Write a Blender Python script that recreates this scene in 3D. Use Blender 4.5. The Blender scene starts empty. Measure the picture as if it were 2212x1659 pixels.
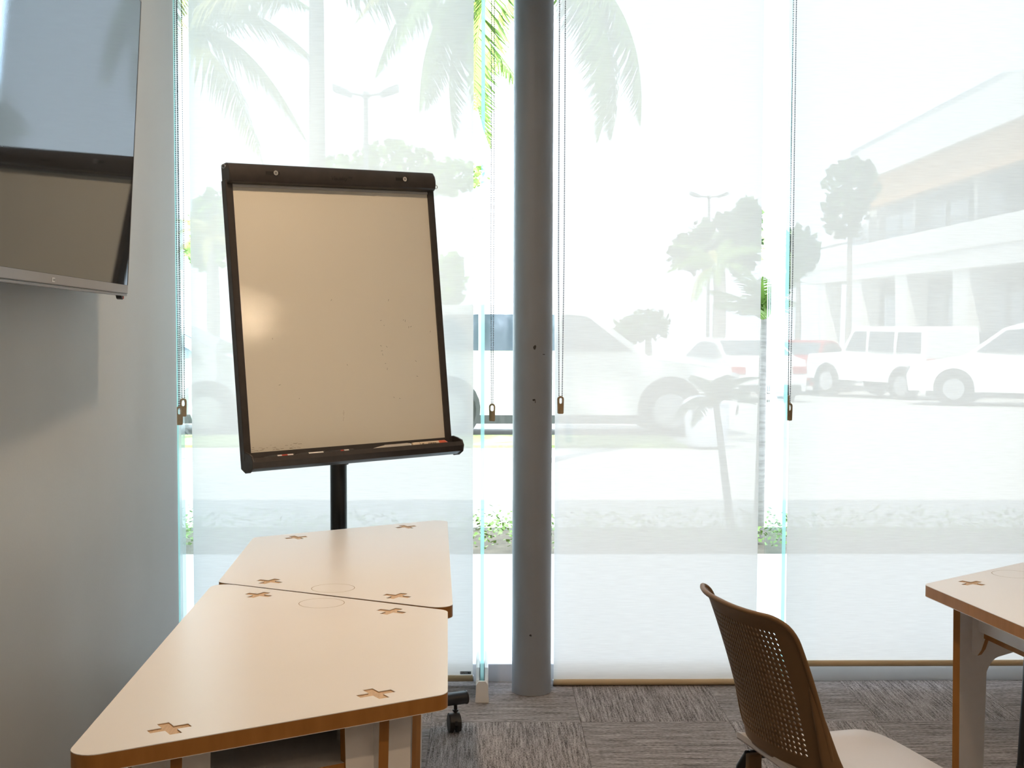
import bpy, bmesh, math, random
from mathutils import Vector, Matrix, Euler
R = math.radians
random.seed(7)
sc = bpy.context.scene
col = sc.collection

# ---------------------------------------------------------------- camera
cam_d = bpy.data.cameras.new('camera')
cam = bpy.data.objects.new('camera', cam_d); col.objects.link(cam)
cam_d.sensor_fit = 'HORIZONTAL'; cam_d.sensor_width = 36.0
cam_d.lens = 36.0 * 2925.0 / 2212.0
cam_d.clip_start = 0.05; cam_d.clip_end = 500
_P, _Y, _RO = 0.0533, 0.0217, 0.003
_f = Vector((math.sin(_Y) * math.cos(_P), math.cos(_Y) * math.cos(_P), -math.sin(_P)))
_r0 = Vector((math.cos(_Y), -math.sin(_Y), 0)); _u0 = _r0.cross(_f)
_r = _r0 * math.cos(_RO) + _u0 * math.sin(_RO); _u = -_r0 * math.sin(_RO) + _u0 * math.cos(_RO)
_m = Matrix((_r, _u, -_f)).transposed().to_4x4(); _m.translation = (0, 0, 1.37)
cam.matrix_world = _m
sc.camera = cam

# ---------------------------------------------------------------- world, sun, exposure
SKY = 7.6
w = bpy.data.worlds.new('sky'); sc.world = w; w.use_nodes = True
bg = w.node_tree.nodes['Background']
bg.inputs[0].default_value = (0.80, 0.90, 1.04, 1); bg.inputs[1].default_value = SKY
sun_d = bpy.data.lights.new('sun', 'SUN'); sun_d.energy = 21.0; sun_d.angle = R(0.6); sun_d.color = (1, 0.95, 0.86)
sun = bpy.data.objects.new('sun', sun_d); col.objects.link(sun)
sun.rotation_euler = Vector((2.2, 4.68, -7.2)).to_track_quat('-Z', 'Y').to_euler()
sun.location = (-4, -8, 20)
vs = sc.view_settings
vs.view_transform = 'Standard'; vs.look = 'None'; vs.gamma = 1.0; vs.use_curve_mapping = False
vs.exposure = 0.0
LAMP = 1.12            # strength of the ceiling lamps
cy = sc.cycles
cy.max_bounces = 10; cy.diffuse_bounces = 5; cy.glossy_bounces = 4; cy.transmission_bounces = 6
cy.transparent_max_bounces = 24; cy.caustics_reflective = False; cy.caustics_refractive = False
cy.use_denoising = True; cy.sample_clamp_indirect = 6.0

# ---------------------------------------------------------------- materials
MATS = {}
def new_mat(name):
    m = bpy.data.materials.new(name); m.use_nodes = True
    MATS[name] = m
    return m, m.node_tree, m.node_tree.nodes, m.node_tree.links
def mat(name, c, rough=0.5, metal=0.0, spec=0.5, var=0.0, scale=20.0, bump=0.0, bscale=None, stretch=(1, 1, 1), coat=0.0):
    m, nt, N, L = new_mat(name)
    b = N['Principled BSDF']
    b.inputs['Base Color'].default_value = (*c, 1); b.inputs['Roughness'].default_value = rough
    b.inputs['Metallic'].default_value = metal; b.inputs['Specular IOR Level'].default_value = spec
    b.inputs['Coat Weight'].default_value = coat
    if var or bump:
        tc = N.new('ShaderNodeTexCoord'); mp = N.new('ShaderNodeMapping'); mp.inputs['Scale'].default_value = stretch
        L.new(tc.outputs['Object'], mp.inputs['Vector'])
        nz = N.new('ShaderNodeTexNoise'); nz.inputs['Scale'].default_value = scale; nz.inputs['Detail'].default_value = 5
        L.new(mp.outputs[0], nz.inputs['Vector'])
        if var:
            rp = N.new('ShaderNodeValToRGB')
            rp.color_ramp.elements[0].position = 0.25; rp.color_ramp.elements[1].position = 0.75
            rp.color_ramp.elements[0].color = tuple(max(0, x * (1 - var)) for x in c) + (1,)
            rp.color_ramp.elements[1].color = tuple(min(1, x * (1 + var)) for x in c) + (1,)
            L.new(nz.outputs['Fac'], rp.inputs[0]); L.new(rp.outputs[0], b.inputs['Base Color'])
        if bump:
            n2 = nz
            if bscale:
                n2 = N.new('ShaderNodeTexNoise'); n2.inputs['Scale'].default_value = bscale
                L.new(mp.outputs[0], n2.inputs['Vector'])
            bp = N.new('ShaderNodeBump'); bp.inputs['Strength'].default_value = bump; bp.inputs['Distance'].default_value = 0.004
            L.new(n2.outputs['Fac'], bp.inputs['Height']); L.new(bp.outputs[0], b.inputs['Normal'])
    return m

mat('wall_paint', (0.43, 0.455, 0.46), 0.42, spec=0.35, var=0.04, scale=3, bump=0.05, bscale=160)
mat('ceiling_paint', (0.82, 0.80, 0.77), 0.8)
mat('column_paint', (0.27, 0.295, 0.335), 0.42, var=0.05, scale=6, bump=0.06, bscale=120)
mat('dark_base', (0.05, 0.06, 0.07), 0.5, var=0.1)
mat('light_trim', (0.7, 0.7, 0.7), 0.4, var=0.03)
mat('sill_metal', (0.62, 0.64, 0.68), 0.35, var=0.05, scale=8)
mat('laminate', (0.82, 0.825, 0.84), 0.30, spec=0.5, var=0.012, scale=4)
mat('tenon_wood', (0.58, 0.42, 0.27), 0.6, var=0.15, scale=30, stretch=(1, 8, 1))
mat('black_plastic', (0.042, 0.036, 0.034), 0.38, spec=0.45, var=0.15, scale=40, bump=0.03, bscale=300)
mat('black_metal', (0.012, 0.014, 0.018), 0.32, spec=0.5, var=0.1)
mat('black_rubber', (0.012, 0.012, 0.012), 0.55, var=0.1)
mat('emboss', (0.012, 0.011, 0.011), 0.6, var=0.05)
mat('chrome', (0.75, 0.75, 0.75), 0.22, metal=1.0, var=0.03)
mat('silver_plastic', (0.42, 0.43, 0.45), 0.3, metal=0.5, var=0.03)
mat('tv_silver', (0.26, 0.26, 0.27), 0.35, metal=0.4, var=0.03)
mat('bezel_black', (0.008, 0.008, 0.01), 0.3, var=0.05)
mat('logo_white', (0.75, 0.78, 0.8), 0.4, var=0.02)
mat('red_plastic', (0.4, 0.02, 0.02), 0.4, var=0.05)
mat('bar_beige', (0.50, 0.385, 0.235), 0.45, var=0.04, scale=10)
mat('weight_brown', (0.40, 0.30, 0.18), 0.5, var=0.12, scale=40, stretch=(3, 3, 1))
mat('bead_grey', (0.07, 0.08, 0.10), 0.4, var=0.05)
mat('chair_tan', (0.20, 0.122, 0.06), 0.5, spec=0.3, var=0.04, scale=12, bump=0.04, bscale=400)
mat('chair_seat', (0.57, 0.565, 0.59), 0.5, var=0.02, scale=12, bump=0.03, bscale=300)
mat('tag_grey', (0.16, 0.19, 0.21), 0.5, var=0.1)
mat('tag_print', (0.45, 0.48, 0.52), 0.5, var=0.05)
mat('tag_dark', (0.03, 0.03, 0.04), 0.5, var=0.05)
mat('ink', (0.03, 0.03, 0.035), 0.6, var=0.1)
mat('smudge', (0.30, 0.23, 0.17), 0.6, var=0.1)
mat('pen_silver', (0.66, 0.62, 0.56), 0.3, metal=0.3, var=0.03)
mat('marker_cream', (0.72, 0.60, 0.46), 0.45, var=0.04)
mat('marker_cap', (0.72, 0.13, 0.05), 0.4, var=0.04)
mat('marker_dark', (0.03, 0.028, 0.028), 0.35, var=0.1)
mat('marker_band', (0.78, 0.76, 0.75), 0.5, var=0.03)
mat('marker_red', (0.45, 0.05, 0.03), 0.5, var=0.03)
mat('shoe_white', (0.72, 0.73, 0.74), 0.32, spec=0.5, var=0.03)
# outdoors
mat('concrete', (0.50, 0.49, 0.46), 0.85, var=0.06, scale=2, bump=0.1, bscale=30)
mat('walkway', (0.62, 0.62, 0.62), 0.8, var=0.05, scale=3)
mat('soil', (0.12, 0.10, 0.07), 0.95, var=0.3, scale=10)
mat('grass', (0.22, 0.31, 0.09), 0.9, var=0.3, scale=25, bump=0.4)
mat('leaf', (0.16, 0.27, 0.05), 0.55, var=0.3, scale=6)
mat('leaf_dark', (0.07, 0.12, 0.045), 0.6, var=0.3, scale=5)
mat('leaf_yellow', (0.38, 0.36, 0.10), 0.6, var=0.2, scale=5)
mat('trunk', (0.30, 0.28, 0.26), 0.9, var=0.25, scale=12, bump=0.4, stretch=(1, 1, 6))
mat('lamp_grey', (0.16, 0.17, 0.18), 0.5, var=0.1)
mat('car_white', (0.78, 0.78, 0.78), 0.25, var=0.01, coat=0.6)
mat('car_silver', (0.50, 0.53, 0.57), 0.28, var=0.02, coat=0.6)
mat('car_red', (0.50, 0.025, 0.02), 0.4, spec=0.3, var=0.03)
mat('car_dark', (0.05, 0.06, 0.08), 0.25, var=0.03, coat=0.6)
mat('car_glass', (0.06, 0.08, 0.10), 0.06, spec=0.8, var=0.05)
mat('tyre', (0.022, 0.022, 0.022), 0.8, var=0.1)
mat('car_trim', (0.05, 0.05, 0.055), 0.5, var=0.1)
mat('hub', (0.45, 0.46, 0.48), 0.35, metal=0.7, var=0.05)
mat('tail_red', (0.45, 0.03, 0.03), 0.3, var=0.05)
mat('bin_white', (0.62, 0.66, 0.76), 0.5, var=0.04)
mat('building_white', (0.74, 0.73, 0.70), 0.8, var=0.03, scale=1)
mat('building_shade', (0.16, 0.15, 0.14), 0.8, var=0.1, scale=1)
mat('building_orange', (0.50, 0.27, 0.10), 0.8, var=0.06, scale=1)
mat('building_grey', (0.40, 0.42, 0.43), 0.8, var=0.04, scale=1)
mat('building_glass', (0.10, 0.13, 0.15), 0.1, spec=0.7, var=0.05)
mat('facade', (0.6, 0.6, 0.58), 0.8, var=0.03)

def m_plywood():
    m, nt, N, L = new_mat('plywood')
    b = N['Principled BSDF']; b.inputs['Roughness'].default_value = 0.5
    tc = N.new('ShaderNodeTexCoord'); mp = N.new('ShaderNodeMapping'); mp.inputs['Scale'].default_value = (6, 6, 1.2)
    L.new(tc.outputs['Object'], mp.inputs[0])
    nz = N.new('ShaderNodeTexNoise'); nz.inputs['Scale'].default_value = 9; nz.inputs['Detail'].default_value = 6
    L.new(mp.outputs[0], nz.inputs['Vector'])
    rp = N.new('ShaderNodeValToRGB')
    e = rp.color_ramp.elements
    e[0].position = 0.2; e[0].color = (0.33, 0.14, 0.026, 1); e[1].position = 0.85; e[1].color = (0.43, 0.20, 0.05, 1)
    L.new(nz.outputs['Fac'], rp.inputs[0]); L.new(rp.outputs[0], b.inputs['Base Color'])
m_plywood()

def m_carpet():
    m, nt, N, L = new_mat('carpet')
    b = N['Principled BSDF']; b.inputs['Roughness'].default_value = 0.95; b.inputs['Specular IOR Level'].default_value = 0.15
    tc = N.new('ShaderNodeTexCoord')
    oi = N.new('ShaderNodeObjectInfo')
    add = N.new('ShaderNodeVectorMath'); add.operation = 'ADD'
    mul = N.new('ShaderNodeVectorMath'); mul.operation = 'SCALE'; mul.inputs['Scale'].default_value = 37.0
    cmb = N.new('ShaderNodeCombineXYZ')
    L.new(oi.outputs['Random'], cmb.inputs[0]); L.new(oi.outputs['Random'], cmb.inputs[1])
    L.new(cmb.outputs[0], mul.inputs[0]); L.new(tc.outputs['Object'], add.inputs[0]); L.new(mul.outputs[0], add.inputs[1])
    def noise(sx, sy, det):
        mp = N.new('ShaderNodeMapping'); mp.inputs['Scale'].default_value = (sx, sy, 1)
        L.new(add.outputs[0], mp.inputs[0])
        nz = N.new('ShaderNodeTexNoise'); nz.inputs['Scale'].default_value = 1; nz.inputs['Detail'].default_value = det
        L.new(mp.outputs[0], nz.inputs['Vector']); return nz
    a = noise(9, 150, 2); c = noise(70, 330, 2); d = noise(2.2, 30, 2)
    mx = N.new('ShaderNodeMath'); mx.operation = 'ADD'; L.new(a.outputs['Fac'], mx.inputs[0]); L.new(c.outputs['Fac'], mx.inputs[1])
    mx2 = N.new('ShaderNodeMath'); mx2.operation = 'MULTIPLY_ADD'; mx2.inputs[1].default_value = 0.4
    L.new(d.outputs['Fac'], mx2.inputs[0]); L.new(mx.outputs[0], mx2.inputs[2])
    mr = N.new('ShaderNodeMapRange'); mr.inputs[1].default_value = 0.75; mr.inputs[2].default_value = 1.65
    L.new(mx2.outputs[0], mr.inputs[0])
    rp = N.new('ShaderNodeValToRGB'); e = rp.color_ramp.elements
    e[0].position = 0.15; e[0].color = (0.06, 0.05, 0.047, 1); e[1].position = 0.85; e[1].color = (0.47, 0.42, 0.405, 1)
    L.new(mr.outputs[0], rp.inputs[0]); L.new(rp.outputs[0], b.inputs['Base Color'])
    bp = N.new('ShaderNodeBump'); bp.inputs['Strength'].default_value = 0.9; bp.inputs['Distance'].default_value = 0.004
    L.new(mr.outputs[0], bp.inputs['Height']); L.new(bp.outputs[0], b.inputs['Normal'])
m_carpet()

def m_board():
    m, nt, N, L = new_mat('whiteboard')
    b = N['Principled BSDF']; b.inputs['Roughness'].default_value = 0.03; b.inputs['Specular IOR Level'].default_value = 0.5
    tc = N.new('ShaderNodeTexCoord')
    nz = N.new('ShaderNodeTexNoise'); nz.inputs['Scale'].default_value = 3.0; nz.inputs['Detail'].default_value = 4
    L.new(tc.outputs['Object'], nz.inputs['Vector'])
    rp = N.new('ShaderNodeValToRGB'); e = rp.color_ramp.elements
    e[0].color = (0.79, 0.77, 0.69, 1); e[1].color = (0.83, 0.81, 0.73, 1)
    L.new(nz.outputs['Fac'], rp.inputs[0]); L.new(rp.outputs[0], b.inputs['Base Color'])
    n2 = N.new('ShaderNodeTexNoise'); n2.inputs['Scale'].default_value = 260
    L.new(tc.outputs['Object'], n2.inputs['Vector'])
    bp = N.new('ShaderNodeBump'); bp.inputs['Strength'].default_value = 0.06; bp.inputs['Distance'].default_value = 0.002
    L.new(n2.outputs['Fac'], bp.inputs['Height']); L.new(bp.outputs[0], b.inputs['Normal'])
m_board()

def m_screen():
    m, nt, N, L = new_mat('tv_screen')
    N.remove(N['Principled BSDF']); out = N['Material Output']
    g = N.new('ShaderNodeBsdfGlossy'); g.inputs['Color'].default_value = (0.275, 0.305, 0.345, 1); g.inputs['Roughness'].default_value = 0.02
    d = N.new('ShaderNodeBsdfDiffuse'); d.inputs['Color'].default_value = (0.018, 0.02, 0.022, 1)
    a = N.new('ShaderNodeAddShader'); L.new(g.outputs[0], a.inputs[0]); L.new(d.outputs[0], a.inputs[1])
    tc = N.new('ShaderNodeTexCoord'); nz = N.new('ShaderNodeTexNoise'); nz.inputs['Scale'].default_value = 500
    L.new(tc.outputs['Object'], nz.inputs['Vector'])
    bp = N.new('ShaderNodeBump'); bp.inputs['Strength'].default_value = 0.012; bp.inputs['Distance'].default_value = 0.001
    L.new(nz.outputs['Fac'], bp.inputs['Height']); L.new(bp.outputs[0], g.inputs['Normal'])
    L.new(a.outputs[0], out.inputs[0])
m_screen()

def m_fabric():
    m, nt, N, L = new_mat('blind_fabric')
    N.remove(N['Principled BSDF']); out = N['Material Output']
    tc = N.new('ShaderNodeTexCoord'); mp = N.new('ShaderNodeMapping'); mp.inputs['Scale'].default_value = (14, 14, 330)
    L.new(tc.outputs['Object'], mp.inputs[0])
    nz = N.new('ShaderNodeTexNoise'); nz.inputs['Scale'].default_value = 1; nz.inputs['Detail'].default_value = 3
    L.new(mp.outputs[0], nz.inputs['Vector'])
    rp = N.new('ShaderNodeValToRGB'); e = rp.color_ramp.elements
    e[0].position = 0.3; e[0].color = (0.87, 0.86, 0.82, 1); e[1].position = 0.7; e[1].color = (0.93, 0.925, 0.885, 1)
    L.new(nz.outputs['Fac'], rp.inputs[0])
    tr = N.new('ShaderNodeBsdfTranslucent'); L.new(rp.outputs[0], tr.inputs['Color'])
    df = N.new('ShaderNodeBsdfDiffuse'); L.new(rp.outputs[0], df.inputs['Color'])
    mx = N.new('ShaderNodeMixShader'); mx.inputs[0].default_value = FAB_T
    L.new(df.outputs[0], mx.inputs[1]); L.new(tr.outputs[0], mx.inputs[2])
    tp = N.new('ShaderNodeBsdfTransparent')
    m2 = N.new('ShaderNodeMixShader'); m2.inputs[0].default_value = FAB_OPEN
    L.new(mx.outputs[0], m2.inputs[1]); L.new(tp.outputs[0], m2.inputs[2])
    L.new(m2.outputs[0], out.inputs[0])
FAB_T, FAB_OPEN = 0.270, 0.056
m_fabric()

def m_glass(name, tint, refl):
    m, nt, N, L = new_mat(name)
    N.remove(N['Principled BSDF']); out = N['Material Output']
    tp = N.new('ShaderNodeBsdfTransparent'); tp.inputs[0].default_value = (*tint, 1)
    g = N.new('ShaderNodeBsdfGlossy'); g.inputs['Roughness'].default_value = 0.01
    fr = N.new('ShaderNodeFresnel'); fr.inputs[0].default_value = 1.45
    ml = N.new('ShaderNodeMath'); ml.operation = 'MULTIPLY'; ml.inputs[1].default_value = refl; L.new(fr.outputs[0], ml.inputs[0])
    mx = N.new('ShaderNodeMixShader'); L.new(ml.outputs[0], mx.inputs[0]); L.new(tp.outputs[0], mx.inputs[1]); L.new(g.outputs[0], mx.inputs[2])
    L.new(mx.outputs[0], out.inputs[0])
m_glass('glass', (0.965, 0.985, 0.98), 0.6)
m_glass('fin_glass', (0.90, 0.965, 0.97), 0.25)
def m_fin_edge():
    m, nt, N, L = new_mat('fin_edge')
    N.remove(N['Principled BSDF']); out = N['Material Output']
    tr = N.new('ShaderNodeBsdfTranslucent'); tr.inputs[0].default_value = (0.62, 0.97, 0.93, 1)
    tp = N.new('ShaderNodeBsdfTransparent'); tp.inputs[0].default_value = (0.42, 0.90, 0.85, 1)
    mx = N.new('ShaderNodeMixShader'); mx.inputs[0].default_value = 0.3
    L.new(tr.outputs[0], mx.inputs[1]); L.new(tp.outputs[0], mx.inputs[2]); L.new(mx.outputs[0], out.inputs[0])
m_fin_edge()
def m_emit(name, c, s):
    m, nt, N, L = new_mat(name)
    N.remove(N['Principled BSDF']); e = N.new('ShaderNodeEmission'); e.inputs[0].default_value = (*c, 1); e.inputs[1].default_value = s
    L.new(e.outputs[0], N['Material Output'].inputs[0])
m_emit('lamp_glow', (1.0, 0.72, 0.45), 14.0)

# ---------------------------------------------------------------- mesh helpers
class MB:
    def __init__(s): s.v = []; s.f = []; s.mi = []; s.m = 0
    def add(s, vs, fs):
        o = len(s.v); s.v += [tuple(x) for x in vs]
        for f in fs: s.f.append([i + o for i in f]); s.mi.append(s.m)
        return s
    def box(s, c, d, rz=0.0):
        x, y, z = d[0] / 2, d[1] / 2, d[2] / 2
        q = Matrix.Rotation(rz, 3, 'Z'); c = Vector(c)
        vs = [c + q @ Vector((i * x, j * y, k * z)) for k in (-1, 1) for j in (-1, 1) for i in (-1, 1)]
        return s.add(vs, [(0, 2, 3, 1), (4, 5, 7, 6), (0, 1, 5, 4), (2, 6, 7, 3), (0, 4, 6, 2), (1, 3, 7, 5)])
    def bx(s, x0, x1, y0, y1, z0, z1):
        return s.box(((x0 + x1) / 2, (y0 + y1) / 2, (z0 + z1) / 2), (x1 - x0, y1 - y0, z1 - z0))
    def tube(s, a, b, r, n=16, r2=None, caps=True):
        a, b = Vector(a), Vector(b); r2 = r if r2 is None else r2
        z = (b - a).normalized(); x = z.orthogonal().normalized(); y = z.cross(x)
        vs = []
        for p, rr in ((a, r), (b, r2)):
            vs += [p + (x * math.cos(t) + y * math.sin(t)) * rr for t in [2 * math.pi * i / n for i in range(n)]]
        fs = [(i, (i + 1) % n, n + (i + 1) % n, n + i) for i in range(n)]
        if caps: fs += [tuple(range(n - 1, -1, -1)), tuple(range(n, 2 * n))]
        return s.add(vs, fs)
    def path(s, pts, rs, n=12):
        pts = [Vector(p) for p in pts]
        if not isinstance(rs, (list, tuple)): rs = [rs] * len(pts)
        vs = []; pr = None
        for i, p in enumerate(pts):
            z = (pts[min(i + 1, len(pts) - 1)] - pts[max(i - 1, 0)]).normalized()
            x = z.orthogonal().normalized() if pr is None else (pr - z * pr.dot(z)).normalized()
            pr = x; y = z.cross(x)
            vs += [p + (x * math.cos(t) + y * math.sin(t)) * rs[i] for t in [2 * math.pi * k / n for k in range(n)]]
        fs = []
        for i in range(len(pts) - 1):
            for k in range(n):
                fs.append((i * n + k, i * n + (k + 1) % n, (i + 1) * n + (k + 1) % n, (i + 1) * n + k))
        fs += [tuple(range(n - 1, -1, -1)), tuple(range((len(pts) - 1) * n, len(pts) * n))]
        return s.add(vs, fs)
    def lathe(s, prof, c=(0, 0, 0), n=32):
        vs = []; c = Vector(c)
        for r, z in prof: vs += [c + Vector((r * math.cos(t), r * math.sin(t), z)) for t in [2 * math.pi * i / n for i in range(n)]]
        fs = []
        for j in range(len(prof) - 1):
            for i in range(n): fs.append((j * n + i, j * n + (i + 1) % n, (j + 1) * n + (i + 1) % n, (j + 1) * n + i))
        fs += [tuple(range(n - 1, -1, -1)), tuple(range((len(prof) - 1) * n, len(prof) * n))]
        return s.add(vs, fs)
    def prism(s, poly, t0, t1, fn):
        n = len(poly)
        vs = [fn(p[0], p[1], t0) for p in poly] + [fn(p[0], p[1], t1) for p in poly]
        fs = [tuple(range(n - 1, -1, -1)), tuple(range(n, 2 * n))] + [(i, (i + 1) % n, n + (i + 1) % n, n + i) for i in range(n)]
        return s.add(vs, fs)
    def ball(s, c, r, n=10, m=6, sc=(1, 1, 1)):
        prof = []
        vs = []; c = Vector(c)
        vs.append(c + Vector((0, 0, -r * sc[2])))
        for j in range(1, m):
            p = -math.pi / 2 + math.pi * j / m
            vs += [c + Vector((r * math.cos(p) * math.cos(t) * sc[0], r * math.cos(p) * math.sin(t) * sc[1], r * math.sin(p) * sc[2])) for t in [2 * math.pi * i / n for i in range(n)]]
        vs.append(c + Vector((0, 0, r * sc[2])))
        fs = [(0, 1 + (i + 1) % n, 1 + i) for i in range(n)]
        for j in range(m - 2):
            for i in range(n): fs.append((1 + j * n + i, 1 + j * n + (i + 1) % n, 1 + (j + 1) * n + (i + 1) % n, 1 + (j + 1) * n + i))
        b = 1 + (m - 2) * n; t = len(vs) - 1
        fs += [(b + i, b + (i + 1) % n, t) for i in range(n)]
        return s.add(vs, fs)
    def mesh(s, name, mats):
        me = bpy.data.meshes.new(name); me.from_pydata(s.v, [], s.f)
        for k in ([mats] if isinstance(mats, str) else mats): me.materials.append(MATS[k])
        if any(s.mi): me.polygons.foreach_set('material_index', s.mi)
        me.update()
        return me
    def build(s, name, mats, parent=None, smooth=None, bevel=0.0, fix=True):
        me = s.mesh(name, mats)
        if fix:
            bm = bmesh.new(); bm.from_mesh(me); bmesh.ops.recalc_face_normals(bm, faces=bm.faces); bm.to_mesh(me); bm.free()
        o = bpy.data.objects.new(name, me); col.objects.link(o)
        if parent is not None: o.parent = parent
        if smooth: smooth_by_angle(me, smooth)
        if bevel:
            b = o.modifiers.new('bevel', 'BEVEL'); b.width = bevel; b.segments = 2; b.limit_method = 'ANGLE'; b.angle_limit = R(40)
        return o
def smooth_by_angle(me, deg):
    bm = bmesh.new(); bm.from_mesh(me)
    for f in bm.faces: f.smooth = True
    for e in bm.edges:
        if len(e.link_faces) == 2 and e.calc_face_angle(0) > R(deg): e.smooth = False
        elif len(e.link_faces) != 2: e.smooth = False
    bm.to_mesh(me); bm.free()
def tag(o, label, cat=None, group=None, kind=None):
    if label: o['label'] = label
    if cat: o['category'] = cat
    if group: o['group'] = group
    if kind: o['kind'] = kind
    return o
def thing(name, label, cat, loc=(0, 0, 0), rz=0.0, group=None):
    o = bpy.data.objects.new(name, None); col.objects.link(o); o.empty_display_size = 0.05
    o.location = loc; o.rotation_euler = (0, 0, rz)
    return tag(o, label, cat, group)
def struct(o): o['kind'] = 'structure'; return o
def inst(o, parent, loc=(0, 0, 0), rot=(0, 0, 0), scale=(1, 1, 1), name=None):
    c = o.copy(); col.objects.link(c); c.parent = parent; c.location = loc; c.rotation_euler = rot; c.scale = scale
    return c
def curve_mesh(name, loops, depth, mats, parent=None, z0=0.0):
    """flat outline with holes, extruded from z0 to z0+depth"""
    cu = bpy.data.curves.new(name, 'CURVE'); cu.dimensions = '2D'; cu.fill_mode = 'BOTH'; cu.extrude = depth / 2
    for lp in loops:
        sp = cu.splines.new('POLY'); sp.points.add(len(lp) - 1)
        for i, p in enumerate(lp): sp.points[i].co = (p[0], p[1], 0, 1)
        sp.use_cyclic_u = True
    tmp = bpy.data.objects.new('tmp', cu); col.objects.link(tmp)
    dg = bpy.context.evaluated_depsgraph_get(); dg.update()
    me = bpy.data.meshes.new_from_object(tmp.evaluated_get(dg))
    bpy.data.objects.remove(tmp); bpy.data.curves.remove(cu)
    for v in me.vertices: v.co.z += z0 + depth / 2
    me.name = name; me.materials.clear()
    for k in ([mats] if isinstance(mats, str) else mats): me.materials.append(MATS[k])
    o = bpy.data.objects.new(name, me); col.objects.link(o)
    if parent is not None: o.parent = parent
    return o
def text_mesh(name, body, size, mname, parent, extrude=0.0003, shear=0.0, matrix=None):
    cu = bpy.data.curves.new(name, 'FONT'); cu.body = body; cu.size = size; cu.extrude = extrude; cu.shear = shear
    cu.align_x = 'CENTER'; cu.align_y = 'CENTER'
    tmp = bpy.data.objects.new('tmp', cu); col.objects.link(tmp)
    dg = bpy.context.evaluated_depsgraph_get(); dg.update()
    me = bpy.data.meshes.new_from_object(tmp.evaluated_get(dg)); bpy.data.objects.remove(tmp); bpy.data.curves.remove(cu)
    me.materials.clear(); me.materials.append(MATS[mname]); me.name = name
    o = bpy.data.objects.new(name, me); col.objects.link(o); o.parent = parent
    if matrix: o.matrix_local = matrix
    return o
def round_poly(pts, r, n=6):
    out = []; N_ = len(pts)
    for i, p in enumerate(pts):
        p = Vector(p); a = (Vector(pts[i - 1]) - p).normalized(); b = (Vector(pts[(i + 1) % N_]) - p).normalized()
        ang = a.angle(b); d = r / math.tan(ang / 2); c = p + (a + b).normalized() * (r / math.sin(ang / 2))
        s_, e_ = p + a * d - c, p + b * d - c
        t0 = math.atan2(s_.y, s_.x); t1 = math.atan2(e_.y, e_.x); dt = (t1 - t0 + math.pi) % (2 * math.pi) - math.pi
        out += [(c.x + r * math.cos(t0 + dt * k / n), c.y + r * math.sin(t0 + dt * k / n)) for k in range(n + 1)]
    return out

# ================================================================ ROOM SHELL
WX = -0.958                      # face of the left wall
CEIL = 2.95
XR = 4.6                         # right wall
YB = -3.2                        # back wall
# floor base and carpet tiles
fl = struct(MB().bx(-2.3, XR, YB, 4.96, -0.12, -0.006).build('floor', 'dark_base'))
tile_proto = None
TS = 0.5
_t = MB().bx(-TS / 2 + .0006, TS / 2 - .0006, -TS / 2 + .0006, TS / 2 - .0006, -0.006, 0.0)
_me = _t.mesh('carpet_tile', 'carpet')
X0, Y1 = -1.17, 4.96
for i in range(-1, 12):
    for j in range(0, 16):
        cx, cyy = X0 + TS * (i + .5), Y1 - TS * (j + .5)
        if cx + TS / 2 > XR + .01 or cyy - TS / 2 < YB: continue
        if cx - TS/2 < -2.3: continue
        o = bpy.data.objects.new('carpet_tile', _me); col.objects.link(o); o.parent = fl
        o.location = (cx, cyy, 0); o.rotation_euler = (0, 0, R(90) * ((i + j) % 2))
struct(MB().bx(-2.4, XR + .1, YB - .1, 5.12, CEIL, 3.1).build('ceiling', 'ceiling_paint'))
# left wall, ending in a wide rounded nose before the glass
RN = 0.50; YN = 4.20
poly = [(-2.3, YB), (WX, YB), (WX, YN)]
poly += [(WX - RN + RN * math.cos(t), YN + RN * math.sin(t)) for t in [R(90) * k / 20 for k in range(1, 21)]]
poly += [(-2.3, YN + RN)]
wl = struct(MB().prism(poly, -0.1, CEIL, lambda x, y, t: (x, y, t)).build('wall_left', 'wall_paint', smooth=30))
bl = MB().bx(WX, WX + .012, YB, YN - .02, 0, .135).build('baseboard_left', 'dark_base'); struct(bl)
MB().bx(WX, WX + .016, YB, YN - .02, .135, .147).build('baseboard_cap', 'light_trim', bl)
struct(MB().bx(-2.5, -2.3, YB, 5.12, -.1, CEIL).build('wall_side', 'wall_paint'))
struct(MB().bx(XR, XR + .15, YB, 5.12, -.1, CEIL).build('wall_right', 'wall_paint'))
struct(MB().bx(-2.4, XR + .1, YB - .15, YB, -.1, CEIL).build('wall_back', 'wall_paint'))
struct(MB().bx(2.16, XR + .1, 4.96, 5.12, 0, CEIL).build('wall_front', 'wall_paint'))
# storeys above (they throw the shade outside)
struct(MB().bx(-14, 14, YB - 3, 5.14, 3.1, 7.2).build('wall_upper', 'facade'))
# curb under the glass
cb = struct(MB().bx(-2.3, 2.16, 4.965, 5.10, -.05, .064).build('trim_1', 'sill_metal', bevel=.004))
# glass panes
FX = [-1.062, 0.0, 1.062]
edges = [-2.3] + FX + [2.16]
for k in range(4):
    struct(MB().bx(edges[k] + .004, edges[k + 1] - .004, 5.015, 5.025, .064, CEIL).build('window_%d' % (k + 1), 'glass'))
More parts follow.
